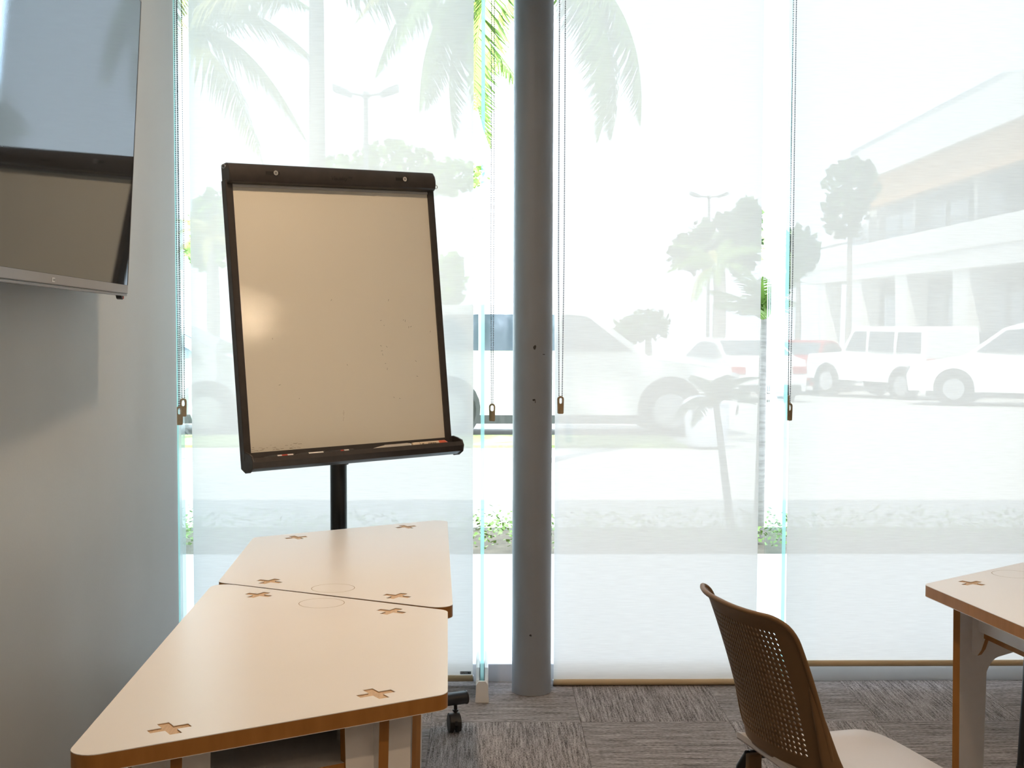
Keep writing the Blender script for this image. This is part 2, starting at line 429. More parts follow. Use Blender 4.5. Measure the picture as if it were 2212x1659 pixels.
# glass fins with their shoes
fin_lab = ['clear glass fin in the window beside the rounded wall end',
           'clear glass fin with green edge beside the round column, white shoe below',
           'clear glass fin with green edge between two blinds, behind the chair']
for x, lab in zip(FX, fin_lab):
    t = thing('glass_fin', lab, 'glass fin', (x, 4.86, 0), 0, 'glass fins of the window')
    mb = MB(); h = .0065
    mb.bx(-h, h, -.145, .15, .012, CEIL - .01)
    o = mb.build('fin_pane', ['fin_glass', 'fin_edge'], t)
    for p in o.data.polygons:
        if p.normal.y < -.9: p.material_index = 1
    # shoe: two curved cheeks, a bottom rail and an end cap
    ck = .0112 if x < -1 else .022
    for s in (-1, 1):
        poly = [(-.17, 0), (-.17, .055), (-.155, .075), (-.10, .105), (.06, .125), (.15, .13), (.15, 0)]
        MB().prism([(y, z) for y, z in poly], s * .0085, s * ck, lambda y, z, q: (q, y, z)).build('shoe_cheek', 'shoe_white', t, bevel=.003)
    poly = round_poly([(-.0245, 0.001), (.0245, 0.001), (.0205, .062), (.012, .077), (-.012, .077), (-.0205, .062)], .004, 3)
    MB().prism(poly, -.178, -.171, lambda x_, z, q: (x_ * (ck + .0005) / .0245 if ck < .02 else x_, q, z)).build('end_cap', 'shoe_white', t)
# the round column
t = thing('round_column', 'round grey painted steel column standing before the glass', 'column', (.178, 4.83, 0))
MB().lathe([(.0705, 0.001), (.0705, CEIL - .001)], n=64).build('shaft', 'column_paint', t, smooth=40)
mb = MB()
def col_spot(px_a, z, rr, sx, sz, seed):
    rnd = random.Random(seed); n = 9
    vs = [];
    for k in range(n):
        a = 2 * math.pi * k / n; q = rr * (0.7 + .5 * rnd.random())
        th = R(px_a) + q * math.cos(a) * sx / .0705; vs.append((.0709 * math.cos(th), .0709 * math.sin(th), z + q * math.sin(a) * sz))
    mb.add(vs, [tuple(range(n))])
col_spot(-86, 1.245, .006, 1, 1.3, 1); col_spot(-88, 1.06, .0045, 1, 1, 2); col_spot(-58, 1.22, .005, 1.3, .3, 3)
col_spot(-84, 1.055, .003, .5, 2, 4); col_spot(-95, .22, .004, 1, 1, 5)
mb.build('paint_chip', 'ink', t)

# ================================================================ ROLLER BLINDS
def blind(x0, x1, zb, lab, tagged=False):
    Yb = 4.90
    t = thing('roller_blind', lab, 'roller blind', ((x0 + x1) / 2, Yb, 0), 0, 'roller blinds over the window')
    hw = (x1 - x0) / 2
    # fabric as one woven sheet with slight waviness
    nx, nz = 8, 30; vs = []; fs = []
    for j in range(nz + 1):
        for i in range(nx + 1):
            z = zb + .02 + (2.86 - zb - .02) * j / nz
            vs.append((-hw + 2 * hw * i / nx, .0015 * math.sin(j * .55 + i * .9), z))
    for j in range(nz):
        for i in range(nx): a = j * (nx + 1) + i; fs.append((a, a + 1, a + nx + 2, a + nx + 1))
    o = MB().add(vs, fs).build('fabric', 'blind_fabric', t, fix=False)
    for p in o.data.polygons: p.use_smooth = True
    prof = [(.012 * math.cos(a), .0115 * math.sin(a)) for a in [2 * math.pi * k / 14 for k in range(14)]]
    MB().prism(prof, -hw, hw, lambda y, z, q: (q, y, z + zb + .0115)).build('bottom_bar', 'bar_beige', t, smooth=40)
    for s in (-1, 1):
        MB().prism([(y * 1.06, z * 1.06) for y, z in prof], s * hw, s * (hw + .003), lambda y, z, q: (q, y, z + zb + .0115)).build('bar_end_cap', 'silver_plastic', t)
    MB().tube((-hw, .0, 2.88), (hw, .0, 2.88), .028, 20).build('roller_tube', 'silver_plastic', t, smooth=40)
    for s in (-1, 1): MB().box((s * (hw + .0035), .0, 2.90), (.003, .07, .09)).build('bracket', 'silver_plastic', t)
    if tagged:
        g = MB().bx(hw - .0465, hw - .0065, -.0035, -.0025, zb + .0275, zb + .0375).build('maker_tag', 'tag_grey', t)
        tag(g, 'small grey maker tag with worn pale print')
# the print is too small to read in the photograph: a worn row of pale strokes, no letters
        for k in range(6):
            lx = hw - .0445 + .0043 * k
            MB().bx(lx, lx + .0030, -.0040, -.0034, zb + .0305 + .0008 * (k % 2), zb + .0350 - .0006 * (k % 3)).build('print_stroke', 'tag_print', g)
        MB().add([(hw - .0165, -.0038, zb + .037), (hw - .0115, -.0038, zb + .029), (hw - .0165, -.0038, zb + .029)], [(0, 1, 2)]).build('tag_emblem', 'tag_dark', g)
    return t
blind(-2.02, -1.075, .02, 'off-white see-through roller blind running behind the rounded wall end')
blind(-1.049, -0.034, .017, 'off-white see-through roller blind behind the flip chart', True)
blind(0.262, 1.008, .001, 'off-white see-through roller blind between the column and the chair, down to the floor')
blind(1.115, 2.10, .069, 'off-white see-through roller blind behind the chair and table, stopping short of the floor')

def chain(x, y, zb, gap, turn, lab, narrow=False):
    """two bead strands running down into a flat pull weight"""
    t = thing('blind_chain', lab, 'blind chain', (x, y, 0), 0, 'bead chains of the blinds')
    q = Matrix.Rotation(R(turn), 3, 'Z')
    step = .0062
    for s in (-1, 1):
        mb = MB(); n = int((2.86 - zb - .066) / step)
        for k in range(n):
            z = zb + .066 + k * step
            g = gap / 2 * (0.55 + .45 * min(1, (z - zb - .066) / .5))
            p = q @ Vector((s * g, 0, 0))
            mb.add([(p.x + dx * .0027, p.y + dy * .0027, z + dz * .0027) for dx, dy, dz in ((1, 0, 0), (0, 1, 0), (-1, 0, 0), (0, -1, 0), (0, 0, 1), (0, 0, -1))],
                   [(0, 1, 4), (1, 2, 4), (2, 3, 4), (3, 0, 4), (1, 0, 5), (2, 1, 5), (3, 2, 5), (0, 3, 5)])
        o = mb.build('bead_strand', 'bead_grey', t, fix=False)
        for p in o.data.polygons: p.use_smooth = True
        p = q @ Vector((s * gap / 2 * .55, 0, 0))
        MB().tube((p.x, p.y, zb + .05), (p.x, p.y, zb + .07), .0006, 6).build('cord', 'bead_grey', t)
    outl = [(.0115 * math.cos(a), .052 + .0115 * math.sin(a)) for a in [math.pi * k / 10 for k in range(11)]] + [(-.0105, .003), (-.008, 0), (.008, 0), (.0105, .003)]
    hole = round_poly([(-.0052, .036), (.0052, .036), (.0052, .0565), (-.0052, .0565)], .0045, 4)
    cm = curve_mesh('pull_weight', [outl, hole], .0075, 'weight_brown', t, -.00375)
    cm.matrix_local = Matrix.Translation((0, 0, zb)) @ Matrix.Rotation(R(turn), 4, 'Z') @ Matrix.Rotation(R(90), 4, 'X')
    b = cm.modifiers.new('bevel', 'BEVEL'); b.width = .0012; b.segments = 2; b.limit_method = 'ANGLE'; b.angle_limit = R(50)
    return t
chain(-1.023, 4.58, 0.985, .007, 25, 'bead chain with brown pull weight, lower of the two by the rounded wall end')
chain(-1.034, 4.69, 1.005, .015, 20, 'bead chain with brown pull weight, higher of the two by the rounded wall end')
chain(0.034, 4.845, 0.978, .010, 0, 'bead chain with brown pull weight between the glass fin and the round column')
chain(0.277, 4.80, 1.008, .021, 12, 'bead chain with brown pull weight at the blind edge beside the round column')
chain(1.094, 4.80, 0.985, .012, 0, 'bead chain with brown pull weight facing the room at the glass fin behind the chair')
chain(1.083, 4.77, 1.015, .006, 84, 'bead chain whose pull weight hangs edge-on against the glass fin behind the chair')

# ================================================================ TELEVISION
TV = thing('television', 'wall television with silver lower frame and glossy dark screen', 'television', (-.868, 3.335, 1.408))
TV_W, TV_H = 1.24, .715
def tv_mat(yaw, tilt, roll=0.0):
    # local x runs from the far lower corner toward the near end, local z up the screen, local y into the room
    ex = Vector((math.sin(yaw), -math.cos(yaw), 0)); nrm = Vector((math.cos(yaw), math.sin(yaw), 0))
    up = Vector((0, 0, 1)) * math.cos(tilt) + nrm * math.sin(tilt)
    ex, up = ex * math.cos(roll) + up * math.sin(roll), up * math.cos(roll) - ex * math.sin(roll)
    ey = up.cross(ex)
    m = Matrix((ex, ey, up)).transposed().to_4x4(); return m
_tm = tv_mat(R(1.6), R(3.2), R(0.9)); _tm.translation = (-.868, 3.335, 1.408); TV.matrix_world = _tm
YS = 1.0 if (_tm.to_3x3() @ Vector((0, 1, 0))).x > 0 else -1.0      # local y that faces the room
def tvb(x0, x1, y0, y1, z0, z1): return MB().bx(x0, x1, min(y0 * YS, y1 * YS), max(y0 * YS, y1 * YS), z0, z1)
tvb(.012, TV_W - .012, -.030, -.0075, .012, TV_H - .012).build('back_shell', 'bezel_black', TV, bevel=.006)
tvb(.0042, TV_W - .0042, -.0075, -.0008, .024, TV_H - .0042).build('screen', 'tv_screen', TV)
lb = tvb(0, TV_W, -.0085, .0, .003, .0235).build('lower_frame', 'tv_silver', TV)
tvb(.002, TV_W - .002, -.006, .0006, .0034, .0046).build('lower_groove', 'bezel_black', lb)
tvb(0, TV_W, -.020, -.001, -.003, .0028).build('lower_lip', 'tv_silver', TV, bevel=.0012)
tvb(0, .0012, -.012, .0, .0235, TV_H).build('side_frame', 'tv_silver', TV)
tvb(.0012, .0042, -.012, -.0004, .0235, TV_H).build('side_gasket', 'bezel_black', TV)
tvb(TV_W - .0042, TV_W, -.012, .0, .0235, TV_H).build('side_frame', 'tv_silver', TV)
tvb(0, TV_W, -.012, .0, TV_H - .0042, TV_H).build('top_frame', 'tv_silver', TV)
LX = .235
lg = tvb(.388 + LX, .407 + LX, .0, .0008, .0085, .0165).build('maker_logo', 'logo_white', lb)
for a, b, c, d in ((.3895, .3905, .010, .015), (.3925, .3935, .010, .0142), (.3955, .3965, .010, .015), (.3895, .3965, .0142, .015), (.3990, .4000, .010, .015), (.4025, .4035, .010, .015)):
    tvb(a + LX, b + LX, .0006, .0011, c, d).build('logo_stroke', 'tag_grey', lg)
ir = MB().prism([(.03, -.003), (.055, -.003), (.045, -.0105), (.037, -.0125), (.031, -.010)], -.016 * YS, -.002 * YS, lambda x, z, y: (x, y, z)).build('receiver', 'bezel_black', TV, bevel=.001)
MB().prism([(.0305, -.004), (.036, -.004), (.036, -.011), (.0315, -.0095)], -.0022 * YS, -.0012 * YS, lambda x, z, y: (x, y, z)).build('receiver_lens', 'red_plastic', ir)
# swivel arm to the wall
_inv = _tm.inverted()
a1 = _inv @ Vector((WX + .012, 2.70, 1.80)); a2 = Vector((TV_W / 2, -.04 * YS, .36))
mb = MB(); mb.tube(a1, a2, .018, 12); mb.build('wall_arm', 'black_metal', TV)
mb = MB(); mb.box(a2 + Vector((0, .006 * YS, 0)), (.3, .012, .25)); mb.build('mount_plate', 'black_metal', TV)

# ================================================================ FLIP CHART
FC = thing('flip_chart', 'flip chart easel with blank whiteboard, black header and pen tray on wheels', 'flip chart', (-.42, 4.14, 0))
psi, tau, rol = .588, .111, .017
br = Vector((math.cos(psi), math.sin(psi), 0)); bb = Vector((-math.sin(psi), math.cos(psi), 0))
bu = Vector((0, 0, 1)) * math.cos(tau) + bb * math.sin(tau)
br2 = br * math.cos(rol) + bu * math.sin(rol); bu2 = -br * math.sin(rol) + bu * math.cos(rol)
bn = br2.cross(bu2)                                   # out of the front of the board
BM = Matrix((br2, bu2, bn)).transposed().to_4x4(); BM.translation = Vector((-.423, 4.112, 1.357))
BL = FC.matrix_basis.inverted() @ Matrix.Translation((0, 0, 0)) if False else Matrix.Translation((.42, -4.14, 0)) @ BM
def fcp(mb, name, m, parent=None, **k):
    for i, v in enumerate(mb.v): mb.v[i] = tuple(BL @ Vector(v))
    o = mb.build(name, m, FC if parent is None else parent, **k)
    return o
# board coordinates: x right, y up, z out of the board; white area x +-.33, y +-.391
fcp(MB().bx(-.345, .345, -.41, .43, -.022, 0), 'whiteboard_panel', 'whiteboard')
fcp(MB().bx(-.33, .33, .380, .3915, .0, .0035), 'paper_clamp_strip', 'silver_plastic')
for s in (-1, 1):
    fcp(MB().bx(*sorted((s * .330, s * .352)), -.415, .40, -.026, .006), 'side_rail', 'black_plastic', bevel=.002)
# header: a bulged cover
prof = [(-.030, .388), (.014, .388), (.025, .393), (.029, .405), (.030, .419), (.027, .433), (.018, .445), (.004, .449), (-.030, .449)]
hd = fcp(MB().prism(prof, -.348, .348, lambda z, y, x: (x, y, z)), 'header', 'black_plastic', smooth=35, bevel=.003)
for x in (-.205, .232):
    fcp(MB().bx(x - .030, x + .014, .4145, .4235, .0285, .0306), 'screw_slot', 'emboss', hd)
    n = 14
    fcp(MB().tube((x, .419, .029), (x, .419, .0345), .0072, n), 'screw', 'chrome', hd, smooth=40)
    sl = MB().bx(x - .004, x + .004, .4184, .4196, .0344, .0349); sl.bx(x - .0006, x + .0006, .415, .423, .0344, .0349)
    fcp(sl, 'screw_recess', 'ink', hd)
for s, y in ((-1, .436), (1, .403)):
    mb = MB(); ring = []
    for k in range(13):
        a = 2 * math.pi * k / 12; ring.append((s * (.3575 + .0055 * math.cos(a)), y + .0055 * math.sin(a), .012))
    mb.path(ring, .0014, 6); mb.bx(*sorted((s * .343, s * .3535)), y - .004, y + .004, .010, .0125)
    fcp(mb, 'hook_eye', 'chrome', hd)
lt = text_mesh('embossed_lettering', 'Visuality\u2122', .0165, 'emboss', hd, .0004, .25)
lt.matrix_local = BL @ Matrix.Translation((.012, .412, .0300))
# tray
prof = [(-.026, -.435), (-.026, -.392), (.0, -.392), (.003, -.416), (.046, -.417), (.050, -.407), (.055, -.407), (.058, -.420), (.050, -.437), (.030, -.446), (.0, -.447)]
ty = fcp(MB().prism(prof, -.345, .357, lambda z, y, x: (x, y, z)), 'pen_tray', 'black_plastic', smooth=35)
cap = [(-.028, -.437), (-.028, -.388), (.004, -.388), (.030, -.394), (.052, -.402), (.060, -.419), (.052, -.439), (.030, -.449), (.0, -.450)]
for s, x in ((-1, -.345), (1, .357)):
    fcp(MB().prism(cap, x, x + s * .006, lambda z, y, q: (q, y, z)), 'tray_end_cap', 'black_plastic', ty, bevel=.002)
# ink marks and smudges left on the surface
rnd = random.Random(3); mb = MB()
def markq(px, py, l, a, wd=.0008):
    d = Vector((math.cos(a), math.sin(a))) * l / 2; n_ = Vector((-d.y, d.x)).normalized() * wd / 2
    mb.add([(px - d.x - n_.x, py - d.y - n_.y, .0004), (px + d.x - n_.x, py + d.y - n_.y, .0004), (px + d.x + n_.x, py + d.y + n_.y, .0004), (px - d.x + n_.x, py - d.y + n_.y, .0004)], [(0, 1, 2, 3)])
spots = [(585, 723), (741, 781), (815, 685), (822, 696), (866, 684), (870, 686), (878, 700), (883, 699), (815, 741), (828, 743), (817, 752), (819, 760), (825, 780), (829, 792), (894, 776), (897, 810), (844, 855), (857, 858), (600, 820), (640, 850), (832, 640), (707, 641), (928, 710)]
for px, py in spots:
    u = -.33 + .66 * ((px - 503 - (py - 397) * .07) / 419.0); v = .391 - .782 * ((py - 400 - (px - 503) * -.02) / 558.0)
    markq(max(-.32, min(.32, u)), max(-.38, min(.38, v)), .003 + .004 * rnd.random(), rnd.random() * 3)
fcp(mb, 'ink_marks', 'ink', fix=False)['kind'] = 'stuff'
mb = MB()
for k in range(34):
    markq(-.322 + .17 * rnd.random() ** 1.6, -.388 + .014 * rnd.random() ** 2, .003 + .010 * rnd.random(), rnd.gauss(0, .08), .0004 + .0007 * rnd.random())
for k in range(3): markq(-.03 + .02 * rnd.random(), -.32 + .03 * rnd.random(), .012, 1.1 + .3 * rnd.random(), .0005)
fcp(mb, 'eraser_smudges', 'smudge', fix=False)['kind'] = 'stuff'
# column, collar, bracket and rolling base
pole = Vector((-.4475, 4.20))
px, pyy = pole.x + .42, pole.y - 4.14
MB().lathe([(.026, .10), (.026, 1.25)], (px, pyy, 0), 28).build('pole', 'black_metal', FC, smooth=40)
MB().lathe([(.0315, .895), (.0315, .935), (.029, .938)], (px, pyy, 0), 28).build('collar', 'black_plastic', FC, smooth=40)
MB().box((px, pyy, 1.2), (.09, .05, .16), psi).build('tilt_bracket', 'black_metal', FC, bevel=.004)
MB().lathe([(.055, .085), (.06, .10), (.055, .145), (.035, .16)], (px, pyy, 0), 28).build('base_hub', 'black_plastic', FC, smooth=40)
for k in range(4):
    a = math.atan2(4.371 - pole.y, -.075 - pole.x) + R(90) * k
    L_ = .432; d = Vector((math.cos(a), math.sin(a)))
    leg = MB().tube((px + d.x * .03, pyy + d.y * .03, .108), (px + d.x * L_, pyy + d.y * L_, .108), .0215, 20).build('base_leg', 'black_metal', FC, smooth=40)
    MB().tube((px + d.x * L_, pyy + d.y * L_, .108), (px + d.x * (L_ + .004), pyy + d.y * (L_ + .004), .108), .0228, 20).build('leg_cap', 'black_plastic', leg, smooth=40)
    cx_, cy_ = px + d.x * (L_ - .035), pyy + d.y * (L_ - .035)
    mb = MB(); mb.tube((cx_, cy_, .06), (cx_, cy_, .09), .006, 10); mb.tube((cx_, cy_, .066), (cx_, cy_, .072), .010, 10)
    mb.build('castor_stem', 'black_metal', leg)
    ax = Vector((1, .25, 0)).normalized()
    cc = Vector((cx_ - .004, cy_ - .012, .0305))
    mb = MB(); 
    for s in (-1, 1):
        b0 = cc + ax * (s * .005); b1 = cc + ax * (s * .019); mb.tube(b0, b1, .0305, 22, .0285)
    mb.build('castor_wheel', 'black_rubber', leg, smooth=40)
    mb = MB(); mb.tube(cc - ax * .006, cc + ax * .006, .016, 14)
    pl = []
    for q in range(13):
        t_ = R(20 + 140 * q / 12); pl.append((t_, .0335))
    up_ = Vector((0, 0, 1)); fw = ax.cross(up_)
    ring_v = []
    for t_, r_ in pl:
        for s in (-.017, .017): ring_v.append(cc + fw * (r_ * math.cos(t_)) + up_ * (r_ * math.sin(t_)) + ax * s)
    mb.add(ring_v, [(2 * q, 2 * q + 1, 2 * q + 3, 2 * q + 2) for q in range(12)])
    mb.build('castor_hood', 'black_plastic', leg, smooth=60)
    MB().box(cc - fw * .0 + up_ * .008 + fw.normalized() * (-.033 if fw.y > 0 else .033), (.008, .006, .014)).build('castor_brake', 'ink', leg)

# things lying in the pen tray (board coordinates: y just above the tray floor)
def tray_thing(name, label, cat, x, z=.026, y=-.4165):
    t = thing(name, label, cat, BM @ Vector((x, y, z))); m = BM.to_3x3().to_4x4(); m.translation = BM @ Vector((x, y, z)); t.matrix_world = m
    return t
t = tray_thing('pen', 'silver pen with tapered tip lying in the pen tray', 'pen', .115, .030)
MB().path([(-.075, .0035, 0), (-.07, .0045, 0), (-.045, .007, 0), (-.02, .0085, 0), (.065, .0085, 0)], [.0012, .0025, .0055, .0075, .0078], 14).build('barrel', 'pen_silver', t, smooth=40)
MB().tube((.065, .0085, 0), (.071, .0085, 0), .0078, 14, .0065).build('end_cap', 'logo_white', t, smooth=40)
MB().path([(-.088, .0028, 0), (-.075, .0035, 0)], [.0006, .0014], 8).build('tip', 'marker_dark', t)
MB().bx(-.02, .06, .0155, .0172, -.002, .002).build('clip', 'pen_silver', t)
t = tray_thing('marker', 'cream marker with orange cap lying in the pen tray', 'marker', .257, .030)
MB().tube((-.057, .0085, 0), (.028, .0085, 0), .0085, 16).build('barrel', 'marker_cream', t, smooth=40)
MB().tube((-.066, .0085, 0), (-.057, .0085, 0), .0078, 16, .0085).build('end_plug', 'marker_cream', t, smooth=40)
mb = MB(); mb.tube((.028, .0085, 0), (.052, .0085, 0), .0088, 16); mb.tube((.052, .0085, 0), (.062, .0085, 0), .0088, 16, .003); mb.build('cap', 'marker_cap', t, smooth=40)
MB().tube((-.042, .0085, 0), (-.0405, .0085, 0), .0087, 16).build('ring', 'smudge', t)
for k, (x0, wdt) in enumerate(((-.034, .006), (-.012, .004), (-.006, .008), (.004, .007), (.013, .003))):
    MB().bx(x0, x0 + wdt, .0095, .0125, .0079, .0090).build('print_mark', 'smudge', t)
for x, lab, bands in ((-.235, 'dark marker with white and red bands at the corner end of the pen tray', (('marker_band', -.02, -.006), ('marker_red', -.006, .012), ('marker_band', .012, .03))),
                      (-.135, 'dark marker with a pale printed label in the pen tray', (('marker_band', -.02, .028),)),
                      (-.04, 'dark marker with a thin red and white band in the pen tray', (('marker_red', -.01, .0), ('marker_band', .002, .018)))):
    t = tray_thing('marker', lab, 'marker', x, .014, -.4165)
    MB().tube((-.045, .0065, 0), (.035, .0065, 0), .0065, 14).build('barrel', 'marker_dark', t, smooth=40)
    MB().path([(-.06, .0065, 0), (-.045, .0065, 0)], [.0035, .006], 12).build('cap', 'marker_dark', t, smooth=40)
    for mm, x0, x1 in bands:
        n = 6; vs = []
        for k in range(n + 1):
            a_ = R(20 + 50 * k / n); vs += [(x0, .0065 + .0067 * math.sin(a_), .0067 * math.cos(a_)), (x1, .0065 + .0067 * math.sin(a_), .0067 * math.cos(a_))]
        MB().add(vs, [(2 * k, 2 * k + 1, 2 * k + 3, 2 * k + 2) for k in range(n)]).build('label_band', mm, t)

# ================================================================ TABLES
TA, TH, TT = .631, .735, .026
TSN = TA * math.sqrt(3) / 2
def cross_poly(cx, cy, ang, la=.0325, lb=.031, ta=.0085, tb=.0095):
    d = Vector((math.cos(ang), math.sin(ang))); n = Vector((-d.y, d.x))
    pts = [(la, ta), (tb, ta), (tb, lb), (-tb, lb), (-tb, ta), (-la, ta), (-la, -ta), (-tb, -ta), (-tb, -lb), (tb, -lb), (tb, -ta), (la, -ta)]
    return [(cx + d.x * u + n.x * v, cy + d.y * u + n.y * v) for u, v in pts]
CROSS = [(-.487, -.123, R(-60)), (.487, -.123, R(60)), (-.310, -.427, R(-60)), (.310, -.427, R(60))]
def leg_panel(mbw, mbe, c, d, hw, th, z0, z1):
    """an upright plywood panel: white faces, brown edges"""
    n = Vector((-d.y, d.x))
    cs = [c + d * a + n * b for a, b in ((-hw, -th / 2), (hw, -th / 2), (hw, th / 2), (-hw, th / 2))]
    v = [(p.x, p.y, z0) for p in cs] + [(p.x, p.y, z1) for p in cs]
    mbw.add(v, [(0, 1, 5, 4), (2, 3, 7, 6)]); mbe.add(v, [(1, 2, 6, 5), (3, 0, 4, 7), (0, 3, 2, 1), (4, 5, 6, 7)])
def make_table(label, o, t, ring_side=1):
    T = thing('table', label, 'table', (o[0], o[1], 0), t, 'white half-hexagon plywood tables')
    outl = round_poly([(TA, 0), (-TA, 0), (-TA / 2, -TSN), (TA / 2, -TSN)], .032, 8)
    holes = [cross_poly(*c) for c in CROSS]
    core = curve_mesh('tabletop', [outl] + holes, TT - .0012, 'plywood', T, TH - TT)
    curve_mesh('laminate_sheet', [outl] + holes, .0012, 'laminate', core, TH - .0012)
    curve_mesh('underside_sheet', [outl], .001, 'laminate', core, TH - TT - .001)
    for c in CROSS:
        curve_mesh('cross_tenon', [cross_poly(c[0], c[1], c[2], .0322, .0307, .0082, .0092)], TT - .002, 'tenon_wood', core, TH - TT)
    # engraved disc outline
    rx, ry = ring_side * .396, -.272; mb = MB(); n = 40; vs = []
    rc = Vector((-ring_side * .866 * 0 + ring_side * .5, .0)); 
    for k in range(n + 1):
        a = 2 * math.pi * k / n
        for r_ in (.0485, .0498): vs.append((rx + r_ * math.cos(a), ry + r_ * math.sin(a), TH + .00015))
    mb.add(vs, [(2 * k, 2 * k + 1, 2 * k + 3, 2 * k + 2) for k in range(n)])
    mb.build('engraved_ring', 'smudge', core, fix=False)
    # legs: an upright panel along the slanted side, crossed by a gusset that narrows downwards
    zt = TH - TT - .001
    for i, c in enumerate(CROSS):
        p = Vector((c[0], c[1])); d = Vector((math.cos(c[2]), math.sin(c[2]))); n_ = Vector((-d.y, d.x))
        if n_.dot(Vector((0, -.27)) - p) < 0: n_ = -n_                 # toward the middle of the table
        L = bpy.data.objects.new('leg', None); col.objects.link(L); L.parent = T; L.location = (p.x, p.y, 0)
        for nm, dd, poly in (('leg_panel', d, [(-.062, zt), (.062, zt), (.046, .001), (-.046, .001)]),
                             ('gusset', n_, [(-.031, zt), (.075, zt), (.034, zt - .125), (.024, zt - .14), (-.024, zt - .14)])):
            dn = Vector((-dd.y, dd.x))
            mm = MB(); mm.prism(poly, -.009, .009, lambda u, z, q: (dd.x * u + dn.x * q, dd.y * u + dn.y * q, z))
            mm.mi = [0, 0] + [1] * len(poly)
            mm.build(nm, ['laminate', 'plywood'], L)
    # book shelf under the top, open on one slanted side, closed by aprons on the others
    zs = .612
    A = [Vector((ring_side * x, y)) for x, y in ((-.500, -.105), (-.322, -.415), (.290, -.415), (.465, -.120))]
    mm = MB(); v = [(q.x, q.y, zs) for q in A] + [(q.x, q.y, zs + .018) for q in A]
    mm.add(v, [(0, 3, 2, 1), (4, 5, 6, 7), (0, 1, 5, 4), (1, 2, 6, 5), (2, 3, 7, 6), (3, 0, 4, 7)]); mm.mi = [0, 0, 1, 1, 1, 1]
    mm.build('book_shelf', ['laminate', 'plywood'], T)
    mm = MB().bx(-.44, .44, -.132, -.114, zs + .018, zt); mm.mi = [1, 1, 0, 0, 1, 1]
    mm.build('back_panel', ['laminate', 'plywood'], T)
    mm = MB().bx(-.27, .27, -.430, -.412, zs + .018, zt); mm.mi = [1, 1, 0, 0, 1, 1]
    mm.build('front_panel', ['laminate', 'plywood'], T)
    s = ring_side
    sides = [s, -s] if s < 0 else [s]
    for s in sides:
        a0 = Vector((s * .487, -.123)); a1 = Vector((s * .310, -.427)); d = (a1 - a0).normalized(); n_ = Vector((-d.y, d.x)); Ln = (a1 - a0).length
        zb_ = zt - .165; r = .06; x0, x1 = .05, Ln - .05
        arcL = [(x0 + r - r * math.cos(q), zb_ - r + r * math.sin(q)) for q in [R(90) * k / 8 for k in range(9)]]
        arcR = [(x1 - r + r * math.cos(q), zb_ - r + r * math.sin(q)) for q in [R(90) * k / 8 for k in range(9)]][::-1]
        poly = [(x0 - .03, zt), (x0 - .03, zb_ - r), ] + arcL + arcR + [(x1 + .03, zb_ - r), (x1 + .03, zt)]
        mm = MB().prism(poly, -.0085, .0085, lambda u, z, q: (a0.x + d.x * u + n_.x * q, a0.y + d.y * u + n_.y * q, z))
        mm.mi = [0, 0] + [1] * len(poly)
        mm.build('apron_panel', ['laminate', 'plywood'], T)
    # upright divider on the shelf by the open side
    mm = MB().box((ring_side * -.235, -.375, (zs + .018 + zt) / 2), (.05, .018, zt - zs - .018), ring_side * R(30)); mm.mi = [1, 1, 0, 0, 1, 1]
    mm.build('divider', ['laminate', 'plywood'], T)
    return T
make_table('white plywood table with brown edges, its long side along the wall under the television', (-.6115, 2.5256), 1.5965)
make_table('white plywood table with brown edges pushed up to the flip chart', (-.0849, 3.4935), -1.5349)
tr = R(-81.5); cl = Vector((-TA / 2, -TSN)); cwr = Vector((1.034, 3.124)) - Matrix.Rotation(tr, 2) @ cl
make_table('white plywood table with brown edges that the tan chair faces', (cwr.x, cwr.y), tr, -1)

